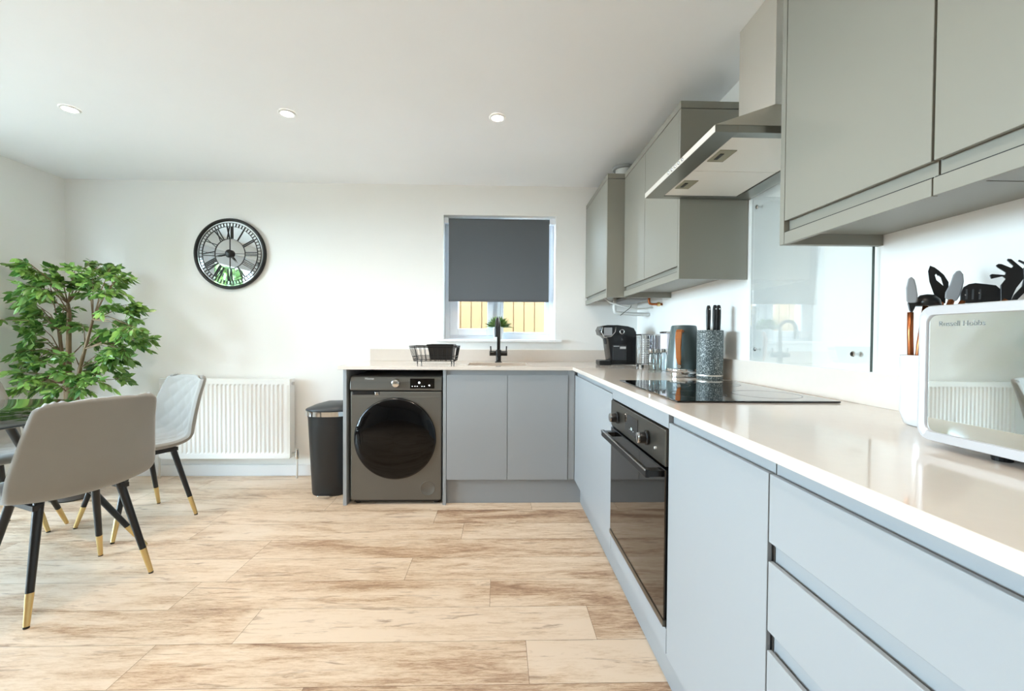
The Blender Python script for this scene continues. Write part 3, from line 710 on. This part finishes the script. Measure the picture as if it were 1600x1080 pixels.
r4 = [(-.461, 2.896, .935), (-.326, 2.896, .935), (-.326, 3.026, .935), (-.461, 3.026, .935)]
mb.loft([r1, r2_, r3, r4]); part(mb, 'tub_wall', blk, cup, bevel=.003)
mb = MB()
for a, b_ in zip(r2_, r2_[1:]+r2_[:1]): mb.tube([a, b_], .004, 6)
part(mb, 'tub_rim', blk, cup)

# ------------------------------------------------------------------ coffee machine
t = thing('coffee_machine', 'black pod coffee machine in the corner of the worktop', 'coffee machine', (.86, 2.98, ZW))
cy0, cy1 = 2.90, 3.06
PX = lambda u, v, y=2.98: ((u-798)/663*y+.0267*y, 1.0917-(v-(537.5-.0))/663*y-.0163*y+0.0)
def pxp(u, v, y): 
    d = fwd+r2*((u-798.03)/662.97)-u2*((v-537.51)/662.97); k = y/d.y; return (d.x*k, H+d.z*k)
body_px = [(955, 565), (952, 545), (950, 530), (946, 526), (940, 523), (938, 516), (941, 510), (950, 508), (966, 508), (982, 510), (991, 513), (994.5, 519), (995.5, 545), (996.5, 562), (996, 570), (956, 570)]
def outline(px, y): return [pxp(u, v, y) for u, v in px]
P_ = outline(body_px, 2.90); P_ = [(a, max(b_, ZW+.002)) for a, b_ in P_]
mb = MB(); rings = []
for y, s in ((2.90, .965), (2.908, 1.0), (3.05, 1.0), (3.058, .965)):
    cxm_ = sum(a for a, b_ in P_)/len(P_); czm = sum(b_ for a, b_ in P_)/len(P_)
    rings.append([(cxm_+(a-cxm_)*s, y, czm+(b_-czm)*s if b_ > ZW+.02 else b_) for a, b_ in P_])
mb.loft(rings); part(mb, 'body', mat('machine_black', lin(11, 11, 12), .25), t, auto=50)
a_ = pxp(938, 560, 2.90)
part(bx(a_[0], a_[0]+.085, 2.92, 3.04, ZW+.001, .932), 'drip_tray', blk, t, bevel=.004)
mb = MB()
for i in range(7): mb.box(a_[0]+.006, a_[0]+.078, 2.928+i*.016, 2.934+i*.016, .932, .9345)
part(mb, 'drip_grate', chrome, t, label='chrome drip tray grate')
q0 = pxp(943, 527, 2.905); q1 = pxp(957, 511, 2.905)
part(MB().box(q0[0], q1[0]-.004, 2.894, 2.90, q0[1]+.01, q1[1]-.004), 'silver_badge_panel', mat('satin_silver', lin(190, 190, 192), .3, .8), t, bevel=.004)
mb = MB(); hb = [pxp(u, v, 2.9) for u, v in ((962, 511), (961, 519), (955, 526), (944, 527), (939.5, 519), (942, 511))]
mb.tube([(a, 2.896, b_) for a, b_ in hb], .0035, 8); part(mb, 'brew_head_trim', chrome, t, smooth=True)
q = pxp(972, 518.5, 2.897)
part(MB().lathe([(.017, 2.902), (.017, 2.895), (.013, 2.894), (.012, 2.898)], (q[0], 0, q[1]), 'Y', 28, cap=False), 'start_button', chrome, t, smooth=True)
q0 = pxp(957, 563, 2.898); q1 = pxp(979, 539, 2.898)
part(bx(q0[0], q1[0], 2.894, 2.9, q0[1], q1[1]), 'side_panel', mat('panel_dark', lin(48, 50, 52), .25), t, bevel=.004)
part(bx(q0[0]+.006, q0[0]+.045, 2.8925, 2.894, q1[1]-.012, q1[1]-.008), 'panel_mark', mat('mark_grey', lin(190, 190, 190), .4), t)
part(bx(q0[0]+.050, q1[0]-.006, 2.8925, 2.894, q1[1]-.028, q1[1]-.012), 'panel_badge', MATS['mark_grey'], t)
q0 = pxp(951, 533, 2.97)
part(MB().tube([(q0[0]-.012, 2.98, 1.085), (q0[0]-.012, 2.98, 1.045)], [.022, .016], 16), 'spout', blk, t, auto=40)

# ------------------------------------------------------------------ pod rack
t = thing('pod_rack', 'chrome wire rack beside the coffee machine', 'rack', (.99, 2.72, ZW))
kx0, kx1, ky0, ky1 = .905, 1.045, 2.68, 2.80
part(bx(kx0, kx1, ky0, ky1, 1.108, 1.116), 'top_plate', chrome, t, bevel=.002)
part(bx(kx0, kx1, ky0, ky1, .918, .926), 'base_plate', chrome, t, bevel=.002)
mb = MB()
for i in range(9):
    x = kx0+.004+(kx1-kx0-.008)*i/8
    for yy in (ky0+.004, ky1-.004): mb.tube([(x, yy, .922), (x, yy, 1.112)], .0026, 6)
for i in range(6):
    yy = ky0+.004+(ky1-ky0-.008)*i/5
    for x in (kx0+.004, kx1-.004): mb.tube([(x, yy, .922), (x, yy, 1.112)], .0026, 6)
part(mb, 'wire', chrome, t)
part(bx(kx0+.07, kx1-.010, ky0+.02, ky1-.01, .927, 1.105), 'inner_sleeve', mat('sleeve_silver', lin(170, 170, 178), .2, .9), t, bevel=.003)
mb = MB()
for k in range(11): mb.lathe([(.026, .930+k*.0145), (.029, .933+k*.0145), (.029, .937+k*.0145), (.022, .9405+k*.0145)], (kx0+.036, ky0+.04, 0), n=20)
part(mb, 'stacked_pods', mat('pod_white', lin(225, 225, 225), .5), t)
for x, y in ((kx0+.012, ky0+.012), (kx1-.012, ky0+.012), (kx0+.012, ky1-.012), (kx1-.012, ky1-.012)):
    part(MB().lathe([(.007, ZW+.0005), (.009, .918)], (x, y, 0), n=12), 'foot', blk, t)
# white canister with dark stripe
t = thing('canister', 'white canister with a black stripe behind the glass jars', 'canister', (.99, 2.45, ZW))
part(bx(.955, 1.055, 2.40, 2.50, ZW+.0005, 1.118), 'body', mat('canister_white', lin(222, 222, 232), .3), t, bevel=.006)
part(bx(.994, 1.006, 2.3985, 2.4, .93, 1.117), 'stripe', blk, t)
part(bx(.953, 1.057, 2.398, 2.502, 1.1185, 1.13), 'lid', chrome, t, bevel=.003)

# ------------------------------------------------------------------ three jars
jgl = glassmat('jar_glass', (.90, .95, .95, 1), f0=.12, edge=.9)
for i, (x, y, lb_) in enumerate(((.835, 2.30, 'lidded glass jar behind the kettle, leftmost of the three'), (.880, 2.33, 'lidded glass jar behind the kettle, middle of the three'), (.925, 2.36, 'lidded glass jar behind the kettle, tucked furthest right of the three'))):
    t = thing('glass_jar', lb_, 'jar', (x, y, ZW), 'glass jars behind the kettle')
    part(MB().lathe([(.018, ZW+.0005), (.020, .904), (.020, .99), (.017, 1.0), (.017, 1.012), (.0155, 1.012), (.0155, .998), (.0185, .988), (.0185, .906), (.001, .905)], (x, y, 0), n=28, cap=False), 'jar_body', jgl, t, smooth=True)
    part(MB().lathe([(.019, 1.012), (.0195, 1.014), (.0195, 1.028), (.016, 1.031)], (x, y, 0), n=24), 'lid', chrome, t, auto=40)

# ------------------------------------------------------------------ kettle
t = thing('kettle', 'teal grey tapered kettle with a wooden handle on a chrome base', 'kettle', (.925, 2.115, ZW))
kc = (.928, 2.115, 0)
part(MB().lathe([(.074, ZW+.0005), (.082, .903), (.082, .920), (.078, .924)], kc, n=48), 'power_base', chrome, t, auto=40)
part(MB().lathe([(.077, .9245), (.079, .928), (.078, .936), (.0765, .940)], kc, n=48), 'base_ring', chrome, t, auto=40)
bd = part(MB().lathe([(.0785, .9405), (.0785, .95), (.073, 1.03), (.0645, 1.12), (.0600, 1.150), (.057, 1.153)], kc, n=64), 'kettle_body', kettlem, t, auto=40)
part(MB().lathe([(.056, 1.1525), (.055, 1.155), (.03, 1.157), (.0, 1.1575)], kc, n=48), 'lid', kettlem, t, auto=40)
an = math.radians(-126); dh = Vector((math.cos(an), math.sin(an), 0)); sd = Vector((-dh.y, dh.x, 0)); kc3 = Vector(kc)
prof = [(.058, 1.132), (.086, 1.134), (.106, 1.122), (.116, 1.09), (.114, 1.04), (.106, .995), (.094, .968), (.076, .960)]
inn = [(.058, 1.120), (.082, 1.121), (.094, 1.112), (.102, 1.086), (.101, 1.042), (.095, 1.002), (.086, .980), (.075, .970)]
mb = MB(); rings = []
for (a, b_), (c, d) in zip(prof, inn):
    w = .0145 if b_ > 1.05 else (.012 if b_ > .98 else .008)
    rings.append([kc3+dh*a-sd*w+Vector((0, 0, b_)), kc3+dh*a+sd*w+Vector((0, 0, b_)), kc3+dh*c+sd*w+Vector((0, 0, d)), kc3+dh*c-sd*w+Vector((0, 0, d))])
mb.loft(rings); part(mb, 'handle', woodh, t, bevel=.003, label='orange-brown wooden handle')
q = kc3+dh*.080+Vector((0, 0, .953))
part(MB().tube([q, q+dh*.008], .009, 16), 'switch', chrome, t, auto=40)
part(MB().prism([(-.012, 1.11), (.012, 1.11), (.018, 1.148), (-.018, 1.148)], lambda a, b_: kc3-dh*.055+sd*a+Vector((0, 0, b_)), lambda a, b_: kc3-dh*(.078 if b_ > 1.12 else .064)+sd*a*.4+Vector((0, 0, b_))), 'spout', kettlem, t)

# ------------------------------------------------------------------ knife block
t = thing('knife_block', 'grey granite-effect cylindrical knife block beside the kettle', 'knife block', (.982, 1.945, ZW))
kx, ky = .985, 1.960
part(MB().lathe([(.055, ZW+.0005), (.057, .903), (.057, 1.126), (.055, 1.129), (.050, 1.129), (.049, 1.110)], (kx, ky, 0), n=48), 'block_body', graniteM, t, auto=40)
part(MB().lathe([(.0575, .917), (.0578, .920), (.0575, .923)], (kx, ky, 0), n=48, cap=False), 'band', steel, t, smooth=True)
part(MB().lathe([(.0489, 1.112), (.0489, 1.1135)], (kx, ky, 0), n=32), 'insert', blk, t)
kn = [(kx-.015, ky-.012, 1.244, 'black-handled knife, leftmost in the knife block'), (kx+.013, ky-.016, 1.246, 'black-handled knife, middle one in the knife block'), (kx+.0375, ky-.003, 1.247, 'black-handled knife, rightmost in the knife block')]
for x, y, z1, lb_ in kn:
    t = thing('kitchen_knife', lb_, 'knife', (x, y, 1.116), 'knives in the block')
    rings = []
    for z, wx_, wy in ((1.126, .007, .006), (1.134, .0085, .007), (1.16, .0098, .0085), (1.19, .0106, .009), (1.22, .0106, .009), (z1-.008, .009, .008), (z1, .006, .005)):
        rings.append([(x+wx_*math.cos(a), y+wy*math.sin(a), z) for a in [2*PI*k/14 for k in range(14)]])
    part(MB().loft(rings), 'handle', blk, t, auto=50)
    part(bx(x-.007, x+.007, y-.001, y+.001, 1.1142, 1.127), 'blade', steel, t)
    part(MB().lathe([(.003, y-.0098), (.003, y-.008)], (x, 0, z1-.018), 'Y', 10), 'rivet', chrome, t)

# ------------------------------------------------------------------ utensil crock and utensils
cr = (.955, .908)
t = thing('utensil_crock', 'white ceramic utensil pot behind the microwave', 'pot', (cr[0], cr[1], ZW))
part(MB().lathe([(.040, ZW+.0005), (.047, .904), (.0545, .93), (.056, 1.05), (.055, 1.0575), (.051, 1.0575), (.049, .93), (.04, .91), (.0, .909)], (cr[0], cr[1], 0), n=48, cap=False), 'pot_body', ceram, t, smooth=True)
view = Vector((.715, .70, 0)).normalized(); side = Vector((view.y, -view.x, 0))
def up(u, v, off=0.):       # point on the upright plane through the pot that faces the worktop's edge
    d = fwd+r2*((u-798.03)/662.97)-u2*((v-537.51)/662.97); c0 = Vector((cr[0], cr[1], 0))+view*off
    k = (c0.dot(view))/(d.dot(view)); p = d*k; return Vector((p.x, p.y, H+p.z))
def flat(pts, off, th, mb=None):
    mb = mb or MB(); f = [up(u, v, off) for u, v in pts]
    mb.loft([[p-view*th/2 for p in f], [p+view*th/2 for p in f]]); return mb
def utensil(name, label, off): return thing(name, label, 'utensil', up(1425, 600, off), 'utensils in the white pot')
def stick(pts, off, rad): return MB().tube([up(u, v, off) for u, v in pts], rad, 8)
t = utensil('spatula', 'grey-headed silicone spatula with copper handle, leftmost in the pot', -.015)
part(flat([(1416, 470), (1415.5, 450), (1419, 436), (1424, 432.5), (1429, 437), (1432, 448), (1434, 462), (1433, 472), (1426, 476), (1418, 473)], -.015, .008), 'head', greysil, t, bevel=.002)
part(flat([(1417.5, 473), (1433, 473), (1428, 484), (1424, 492), (1420, 484)], -.015, .010), 'collar', blk, t, bevel=.002)
part(stick([(1422.5, 488), (1422, 520), (1424, 620)], -.015, .0055), 'handle', copper, t, smooth=True)
t = utensil('ladle', 'black ladle bowl resting low between the two grey spatulas', .01)
mb = MB(); c0 = up(1448.5, 478, .01); mb.lathe([(.0, .026), (.012, .024), (.021, .014), (.024, 0), (.021, 0), (.0, .02)], (0, 0, 0), n=24, cap=False, M=Matrix.Translation(c0)); part(mb, 'bowl', blk, t, smooth=True)
part(stick([(1446, 478), (1436, 540), (1428, 620)], .01, .005), 'handle', copper, t, smooth=True)
t = utensil('slotted_spoon', 'black pointed spoon with a slot, standing behind the grey spatula', .036)
mb = flat([(1450, 424), (1453, 415.5), (1460, 418), (1467, 423), (1466, 432), (1462.5, 428), (1460.5, 430), (1463, 438), (1468, 442), (1474, 447), (1477, 474), (1466, 474), (1458, 457), (1452, 440)], .036, .006)
flat([(1467, 423), (1475, 430), (1482, 441), (1482, 450), (1478, 460), (1477, 474), (1474, 447), (1470, 434), (1466, 430)], .036, .006, mb)
part(mb, 'head', blk, t); part(stick([(1471, 472), (1455, 520), (1432, 620)], .036, .005), 'handle', copper, t, smooth=True)
t = utensil('spoon', 'grey silicone spoon leaning right, second grey head in the pot', 0)
part(flat([(1476, 466), (1477, 457), (1484, 445), (1489, 430), (1494, 424), (1500, 423), (1505, 429), (1506, 440), (1504, 450), (1500, 462), (1495, 470), (1488, 471)], 0, .009), 'head', greysil, t, bevel=.002)
part(stick([(1487, 468), (1468, 520), (1434, 620)], 0, .0055), 'handle', copper, t, smooth=True)
t = utensil('slotted_turner', 'broad black slotted turner lying almost level over the microwave', -.014)
part(flat([(1500, 474), (1500, 459), (1505, 449), (1514, 444), (1524, 442.5), (1540, 444), (1556, 446), (1563, 452), (1565, 462), (1562, 472), (1530, 474)], -.014, .006), 'head', blk, t, bevel=.001)
mb = MB()
for u in (1510, 1520, 1531): flat([(u-2, 468), (u-1, 452), (u+2.2, 452), (u+1.5, 468)], -.0178, .001, mb)
part(mb, 'slot', mat('slot_shade', lin(60, 62, 64), .6), t)
mb = MB()
for u, v in ((1508.5, 461), (1530, 458)): flat([(u-1, v-1), (u+1, v-1), (u+1, v+1), (u-1, v+1)], -.0182, .001, mb)
part(mb, 'rivet', chrome, t)
part(stick([(1505, 470), (1470, 530), (1436, 620)], -.014, .005), 'handle', copper, t, smooth=True)
t = utensil('spaghetti_server', 'black spaghetti server with spread prongs, rightmost in the pot', -.032)
mb = flat([(1563, 446), (1571, 436), (1566, 432), (1548, 436), (1546, 430), (1550, 428.5), (1570, 430), (1571, 426), (1558, 418), (1555.5, 415), (1560, 412.5), (1565, 413), (1580, 419), (1583, 416), (1573, 407), (1574, 404.5), (1580, 405), (1592, 415), (1598, 420), (1599, 436), (1588, 450), (1584, 458), (1578, 472), (1563, 474)], -.032, .007)
flat([(1598, 420), (1603, 415), (1590, 408), (1592, 406), (1606, 412), (1614, 424), (1612, 440), (1600, 458), (1588, 470), (1578, 472), (1584, 461), (1596, 448), (1599, 436)], -.032, .007, mb)
part(mb, 'head', blk, t, bevel=.001)
part(stick([(1572, 468), (1500, 530), (1440, 620)], -.032, .005), 'handle', copper, t, smooth=True)

# ------------------------------------------------------------------ microwave
t = thing('microwave', 'silver microwave with a mirrored door at the right end of the worktop', 'microwave', (.92, .53, ZW))
mwx0, mwx1, my0, my1, mz0, mz1 = .765, 1.055, .305, .757, .9125, 1.152
ycm, zcm = (my0+my1)/2, (mz0+mz1)/2
silver = mat('silver_plastic', lin(192, 190, 192), .3, .25)
poly = rrect(my1-my0, mz1-mz0, .022, 6)
mb = MB(); f = lambda x, s=1.0: [(x, ycm+a*s, zcm+b_*s) for a, b_ in poly]
mb.loft([f(mwx0+.022, .985), f(mwx0+.026), f(mwx1-.01), f(mwx1, .98)]); part(mb, 'casing', silver, t, auto=40)
poly2 = rrect(my1-my0-.034, mz1-mz0-.034, .014, 6)
def frame(x0, x1): 
    mb = MB(); o1 = [(a, b_) for a, b_ in poly]; i1 = poly2
    fr = lambda pl, x, s=1.: [(x, ycm+a*s, zcm+b_*s) for a, b_ in pl]
    return mb.loft([fr(o1, x1), fr(o1, x0+.004), fr(o1, x0, .988), fr(i1, x0, 1.012), fr(i1, x0+.003), fr(i1, x1)], False, False)
dr = part(frame(mwx0, mwx0+.022), 'door_frame', silver, t, auto=50)
part(MB().loft([[(mwx0+.004, ycm+a*1.002, zcm+b_*1.002) for a, b_ in poly2], [(mwx0+.02, ycm+a, zcm+b_) for a, b_ in poly2]]), 'mirrored_glass', mirror, t, sub=dr)
Mt = Matrix.Translation((mwx0+.0036, .7235, 1.1155)) @ Matrix(((0, 0, -1, 0), (-1, 0, 0, 0), (0, 1, 0, 0), (0, 0, 0, 1)))
part(text_mb('Russell Hobbs', .0125, Mt, .0004), 'maker_lettering', mat('lettering_grey', lin(132, 138, 138), .4), t, sub=dr)
for x, y in ((.80, .65), (.80, .36), (1.02, .65), (1.02, .36)):
    part(MB().lathe([(.012, ZW+.0005), (.014, mz0+.001)], (x, y, 0), n=16), 'foot', blk, t)

# ------------------------------------------------------------------ dining chairs
def make_chair(loc, rz, label):
    t = thing('dining_chair', label, 'chair', (loc[0], loc[1], 0), 'quilted dining chairs round the table', rz)
    # profile (forward x, up z), half width, side lift
    K = [(.225, .425, .175, .0), (.215, .445, .19, .004), (.14, .452, .212, .012), (.03, .445, .224, .018), (-.08, .440, .232, .026), (-.155, .450, .238, .040), (-.200, .485, .240, .055), (-.222, .545, .236, .062), (-.240, .625, .224, .058), (-.258, .705, .212, .050), (-.276, .775, .202, .040), (-.286, .815, .194, .034), (-.291, .838, .180, .030)]
    def samp(s):
        s = s*(len(K)-1); i = min(int(s), len(K)-2); f = s-i
        p0, p1, p2, p3 = K[max(i-1, 0)], K[i], K[i+1], K[min(i+2, len(K)-1)]
        return [0.5*((2*b)+(-a+c)*f+(2*a-5*b+4*c-d)*f*f+(-a+3*b-3*c+d)*f**3) for a, b, c, d in zip(p0, p1, p2, p3)]
    NS, NT = 72, 56
    def P(s, v):
        x, z, w, l = samp(s); e = .001
        xa, za = samp(max(s-.01, 0))[:2]; xb, zb = samp(min(s+.01, 1))[:2]
        tx_, tz = xb-xa, zb-za; n_ = math.hypot(tx_, tz); nx, nz = -tz/n_, tx_/n_     # toward sitter
        if nx*.3+nz*1 < 0 and s < .4: nx, nz = -nx, -nz
        nx, nz = (abs(tz)/n_, abs(tx_)/n_)
        # rounded top corners
        q = max(0, (s-.84)/.16)
        y = v*w*(1-.10*q**3)
        zz = z-.030*abs(v)**3*q*q
        lift = l*abs(v)**2.4
        return Vector((x+nx*lift, y, zz+nz*lift)), Vector((nx, 0, nz))
    def grid(side):
        mb = MB(); bm = mb.bm; V = []
        pts = [[P(i/NS, -1+2*j/NT) for j in range(NT+1)] for i in range(NS+1)]
        i, j = 5*NS//6, NT//2
        flip = (pts[i+1][j][0]-pts[i-1][j][0]).cross(pts[i][j+1][0]-pts[i][j-1][0]).dot(pts[i][j][1]) < 0
        for i in range(NS+1):
            row = []
            for j in range(NT+1):
                p, n0 = pts[i][j]
                a = pts[min(i+1, NS)][j][0]-pts[max(i-1, 0)][j][0]; b = pts[i][min(j+1, NT)][0]-pts[i][max(j-1, 0)][0]
                n_ = a.cross(b).normalized()
                if flip: n_ = -n_
                e = min(i/NS, 1-i/NS)*NS/3.5; e2 = min(j, NT-j)/3.5
                h = math.sqrt(max(0, 1-(1-min(e, 1))**2))*math.sqrt(max(0, 1-(1-min(e2, 1))**2))
                th = .017*h
                if side > 0:
                    s = i/NS; u_, w_ = p.y/.055, s*1.05/.055
                    q = abs(math.sin(PI*(u_+w_)/2))*abs(math.sin(PI*(u_-w_)/2))
                    msk = max(0, min(1, (min(e, e2)-1.4)/1.6))
                    th += .006*(q**.45-.6)*msk
                row.append(bm.verts.new(p+n_*th*side))
            V.append(row)
        for i in range(NS):
            for j in range(NT): bm.faces.new((V[i][j], V[i+1][j], V[i+1][j+1], V[i][j+1]))
        return mb
    local(grid(-1), 'seat_shell', fabric, t, smooth=True)
    local(grid(1), 'quilted_pad', fabric, t, smooth=True)
    for sx, sy in ((1, 1), (1, -1), (-1, 1), (-1, -1)):
        top_ = Vector((.10*sx-.01, .13*sy, .43)); foot = Vector((.20*sx, .20*sy, .006)); k = .74
        md = top_.lerp(foot, k)
        lg = local(MB().tube([top_, md], [.0165, .0125], 16), 'leg', blkmet, t, auto=40)
        local(MB().tube([md, foot], [.0130, .0095], 16), 'gold_tip', gold, t, auto=40, sub=lg, label='gold metal leg tip')
        local(MB().tube([foot, foot-Vector((0, 0, .006))], [.0095, .0095], 12), 'foot_glide', blk, t, sub=lg)
    mb = MB(); mb.box(-.13, .11, -.155, -.125, .405, .425).box(-.13, .11, .125, .155, .405, .425).box(-.02, .01, -.15, .15, .405, .425)
    local(mb, 'seat_frame', blkmet, t)
    return t
def heading(dx, dy): return math.atan2(dy, dx)
make_chair((-1.853, 1.865), heading(-.92, .39), 'grey upholstered dining chair nearest the camera, seen from behind')
make_chair((-2.105, 2.520), heading(-.44, -.90), 'grey quilted dining chair in front of the radiator, its padded inside facing the camera')
make_chair((-2.735, 2.270), heading(.934, -.355), 'grey dining chair at the left edge, on the far side of the table')

# ------------------------------------------------------------------ glass table
t = thing('dining_table', 'round dark glass dining table at the left edge with black gold-tipped legs', 'table', (-2.385, 1.75, 0))
tgl = mat('smoked_glass', lin(14, 22, 18), .02, coat=.8)
tc_ = (-2.385, 1.69, 0)
part(MB().lathe([(.588, .741), (.592, .744), (.592, .749), (.588, .752)], tc_, n=96), 'tabletop', tgl, t, auto=40)
part(MB().lathe([(.20, .715), (.20, .741)], (-2.34, 1.85, 0), n=48), 'top_mount', blkmet, t, auto=40)
for fx, fy in ((-2.486, 2.495), (-1.82, 2.225), (-2.78, 1.76), (-2.06, 1.47)):
    c_ = Vector((-2.29, 1.93, .72)); ft = Vector((fx, fy, .004)); tp = c_+(Vector((fx, fy, .72))-c_)*.2
    md = tp.lerp(ft, .84)
    lg = part(MB().tube([tp, md], [.018, .0125], 16), 'leg', blkmet, t, auto=40)
    part(MB().tube([md, ft], [.013, .0095], 16), 'gold_tip', gold, t, auto=40, sub=lg, label='gold metal leg tip')

# ------------------------------------------------------------------ ficus
t = thing('ficus_tree', 'tall leafy artificial ficus tree in the back left corner', 'plant', (-2.93, 2.90, 0))
def fp(u, v, y=2.92):
    x, z = pxp(u, v, y); return Vector((x, y, z))
base = fp(112, 640, 2.90)
px0, py0 = base.x, 2.90
part(MB().lathe([(.10, 0), (.115, .01), (.145, .25), (.15, .26), (.135, .26), (.13, .235)], (px0, py0, 0), n=32), 'pot', mat('pot_grey', lin(90, 90, 90), .6), t, auto=40)
part(MB().lathe([(.13, .236), (.13, .24)], (px0, py0, 0), n=24), 'soil', mat('soil', lin(60, 48, 38), .9), t)
mb = MB()
g0 = Vector((px0, py0, .235))
br = [[g0, fp(108, 615), fp(107, 560), fp(108, 490), fp(106, 474)], [g0+Vector((.02, 0, 0)), fp(120, 610, 2.9), fp(125, 575, 2.88), fp(133, 545, 2.87), fp(145, 500, 2.86)], [g0+Vector((-.02, 0, 0)), fp(103, 600, 2.94), fp(97, 555, 2.96), fp(92, 515, 2.97)]]
for i, b_ in enumerate(br): mb.tube(b_, [.022, .018, .015, .012, .009][:len(b_)] if i == 0 else [.016, .014, .011, .009, .007][:len(b_)], 8)
cl = [(22, 410), (48, 413), (70, 430), (15, 432), (45, 447), (75, 450), (95, 440), (118, 420), (137, 412), (158, 412), (172, 420), (185, 434), (145, 432), (112, 446), (60, 462), (82, 470), (140, 456), (165, 455), (66, 482), (100, 484), (48, 490), (8, 492), (35, 503), (50, 520), (25, 532), (95, 505), (66, 512), (172, 478), (200, 476), (208, 487), (190, 502), (212, 512), (222, 525), (180, 516), (158, 522), (140, 532), (130, 508), (180, 538), (215, 532), (200, 520), (165, 558), (190, 562), (175, 550), (48, 548), (62, 562), (82, 547), (28, 582), (52, 588), (18, 600), (72, 588), (92, 577), (120, 585), (112, 558), (135, 577), (178, 575), (192, 592), (95, 605), (60, 606), (30, 606), (122, 602), (150, 590), (6, 590), (0, 460), (-15, 500), (-20, 430), (-12, 560), (178, 440), (190, 545), (50, 430), (90, 425), (150, 440)]
nodes = [p for b_ in br for p in b_[1:]]
leafb = bmesh.new()
def leaf(p, d, size, roll):
    d = d.normalized(); s = d.cross(Vector((0, 0, 1)))
    if s.length < .1: s = Vector((1, 0, 0))
    s.normalize(); s = (Matrix.Rotation(roll, 3, d) @ s); n_ = s.cross(d)
    w = size*.27; drop = Vector((0, 0, -size*.22))
    pts = [p, p+d*size*.28+s*w*.8-n_*w*.15, p+d*size*.28-s*w*.8-n_*w*.15, p+d*size*.62+s*w*.85+drop*.4-n_*w*.15, p+d*size*.62-s*w*.85+drop*.4-n_*w*.15, p+d*size+drop, p+d*size*.28, p+d*size*.62+drop*.35]
    v = [leafb.verts.new(q) for q in pts]
    leafb.faces.new((v[0], v[1], v[6])); leafb.faces.new((v[0], v[6], v[2])); leafb.faces.new((v[1], v[3], v[7], v[6])); leafb.faces.new((v[6], v[7], v[4], v[2])); leafb.faces.new((v[3], v[5], v[7])); leafb.faces.new((v[7], v[5], v[4]))
for u, v in cl:
    y = 2.92+R.uniform(-.20, .18); c0 = fp(u, v, y)
    if c0.x < XL+.10: c0.x = XL+.10+R.uniform(0, .05)
    nb = min(nodes, key=lambda q: (q-c0-Vector((0, 0, -.12))).length)
    mid = nb.lerp(c0, .5)+Vector((0, 0, .03)); mb.tube([nb, mid, c0], [.0042, .0028, .0014], 5)
    out = (c0-nb); out.z *= .3; out.normalize()
    for tw in range(5):
        a = R.uniform(-1.2, 1.2); dr_ = (Matrix.Rotation(a, 3, 'Z') @ out)+Vector((0, 0, R.uniform(-.7, .55))); dr_.normalize()
        L_ = R.uniform(.05, .11); st = mid.lerp(c0, R.uniform(.5, 1)); en = st+dr_*L_+Vector((0, 0, -.02))
        mb.tube([st, st.lerp(en, .5)+Vector((0, 0, .006)), en], .0012, 4)
        for k in range(9):
            f = .15+.85*k/8; p = st.lerp(en, f); sgn = 1 if k % 2 else -1
            ld = (Matrix.Rotation(sgn*R.uniform(.5, 1.1), 3, 'Z') @ dr_) if k < 8 else dr_
            ld = ld+Vector((0, 0, R.uniform(-.95, .35)))
            leaf(p, ld, R.uniform(.042, .064), R.uniform(-1.25, 1.25))
for v in leafb.verts:
    if v.co.x < XL+.012: v.co.x = XL+.012+(v.co.x-XL)*.05
    if v.co.y > YB-.02: v.co.y = YB-.02
part(mb, 'trunk', trunkm, t, smooth=True)
m_ = MB(); m_.bm.free(); m_.bm = leafb; fo_ = part(m_, 'foliage', leafm, t)

# ------------------------------------------------------------------ downlights
def downlight(x, y, label, watts=LAMP_W):
    t = thing('downlight', label, 'ceiling light', (x, y, ZC), 'recessed ceiling spotlights')
    part(MB().lathe([(.044, ZC-.0005), (.044, ZC-.004), (.040, ZC-.007), (.032, ZC-.007), (.030, ZC-.0008)], (x, y, 0), n=36, cap=False), 'trim_ring', white, t, smooth=True)
    part(MB().lathe([(.0305, ZC-.001), (.029, ZC-.006), (.0, ZC-.008)], (x, y, 0), n=28, cap=False), 'bulb', BULB, t, smooth=True)
    ld = bpy.data.lights.new('bulb_light', 'SPOT'); lo = bpy.data.objects.new('bulb_light', ld); C.objects.link(lo)
    ld.energy = watts; ld.color = (1, .86, .70); ld.spot_size = math.radians(150); ld.spot_blend = 1.0; ld.shadow_soft_size = .03
    lo.location = (0, 0, -.012); lo.parent = t
BULB = mat('bulb_glow', lin(255, 240, 215), .4, emis=(1, .88, .72, 1), estr=40.)
for x, lb_ in ((-2.259, 'lit recessed ceiling spotlight above the ficus, leftmost of three'), (-1.135, 'lit recessed ceiling spotlight, middle of the three'), (-.018, 'lit recessed ceiling spotlight in line with the window, rightmost of three')):
    downlight(x, 2.305, lb_, 24.0)
for x, lb_ in ((-2.259, 'added ceiling spotlight, unseen above the camera side, left'), (-1.135, 'added ceiling spotlight, unseen above the camera side, middle'), (-.018, 'added ceiling spotlight, unseen above the camera side, right')):
    downlight(x, .55, lb_, 24.0)  # unseen second row, added for extra light in the room
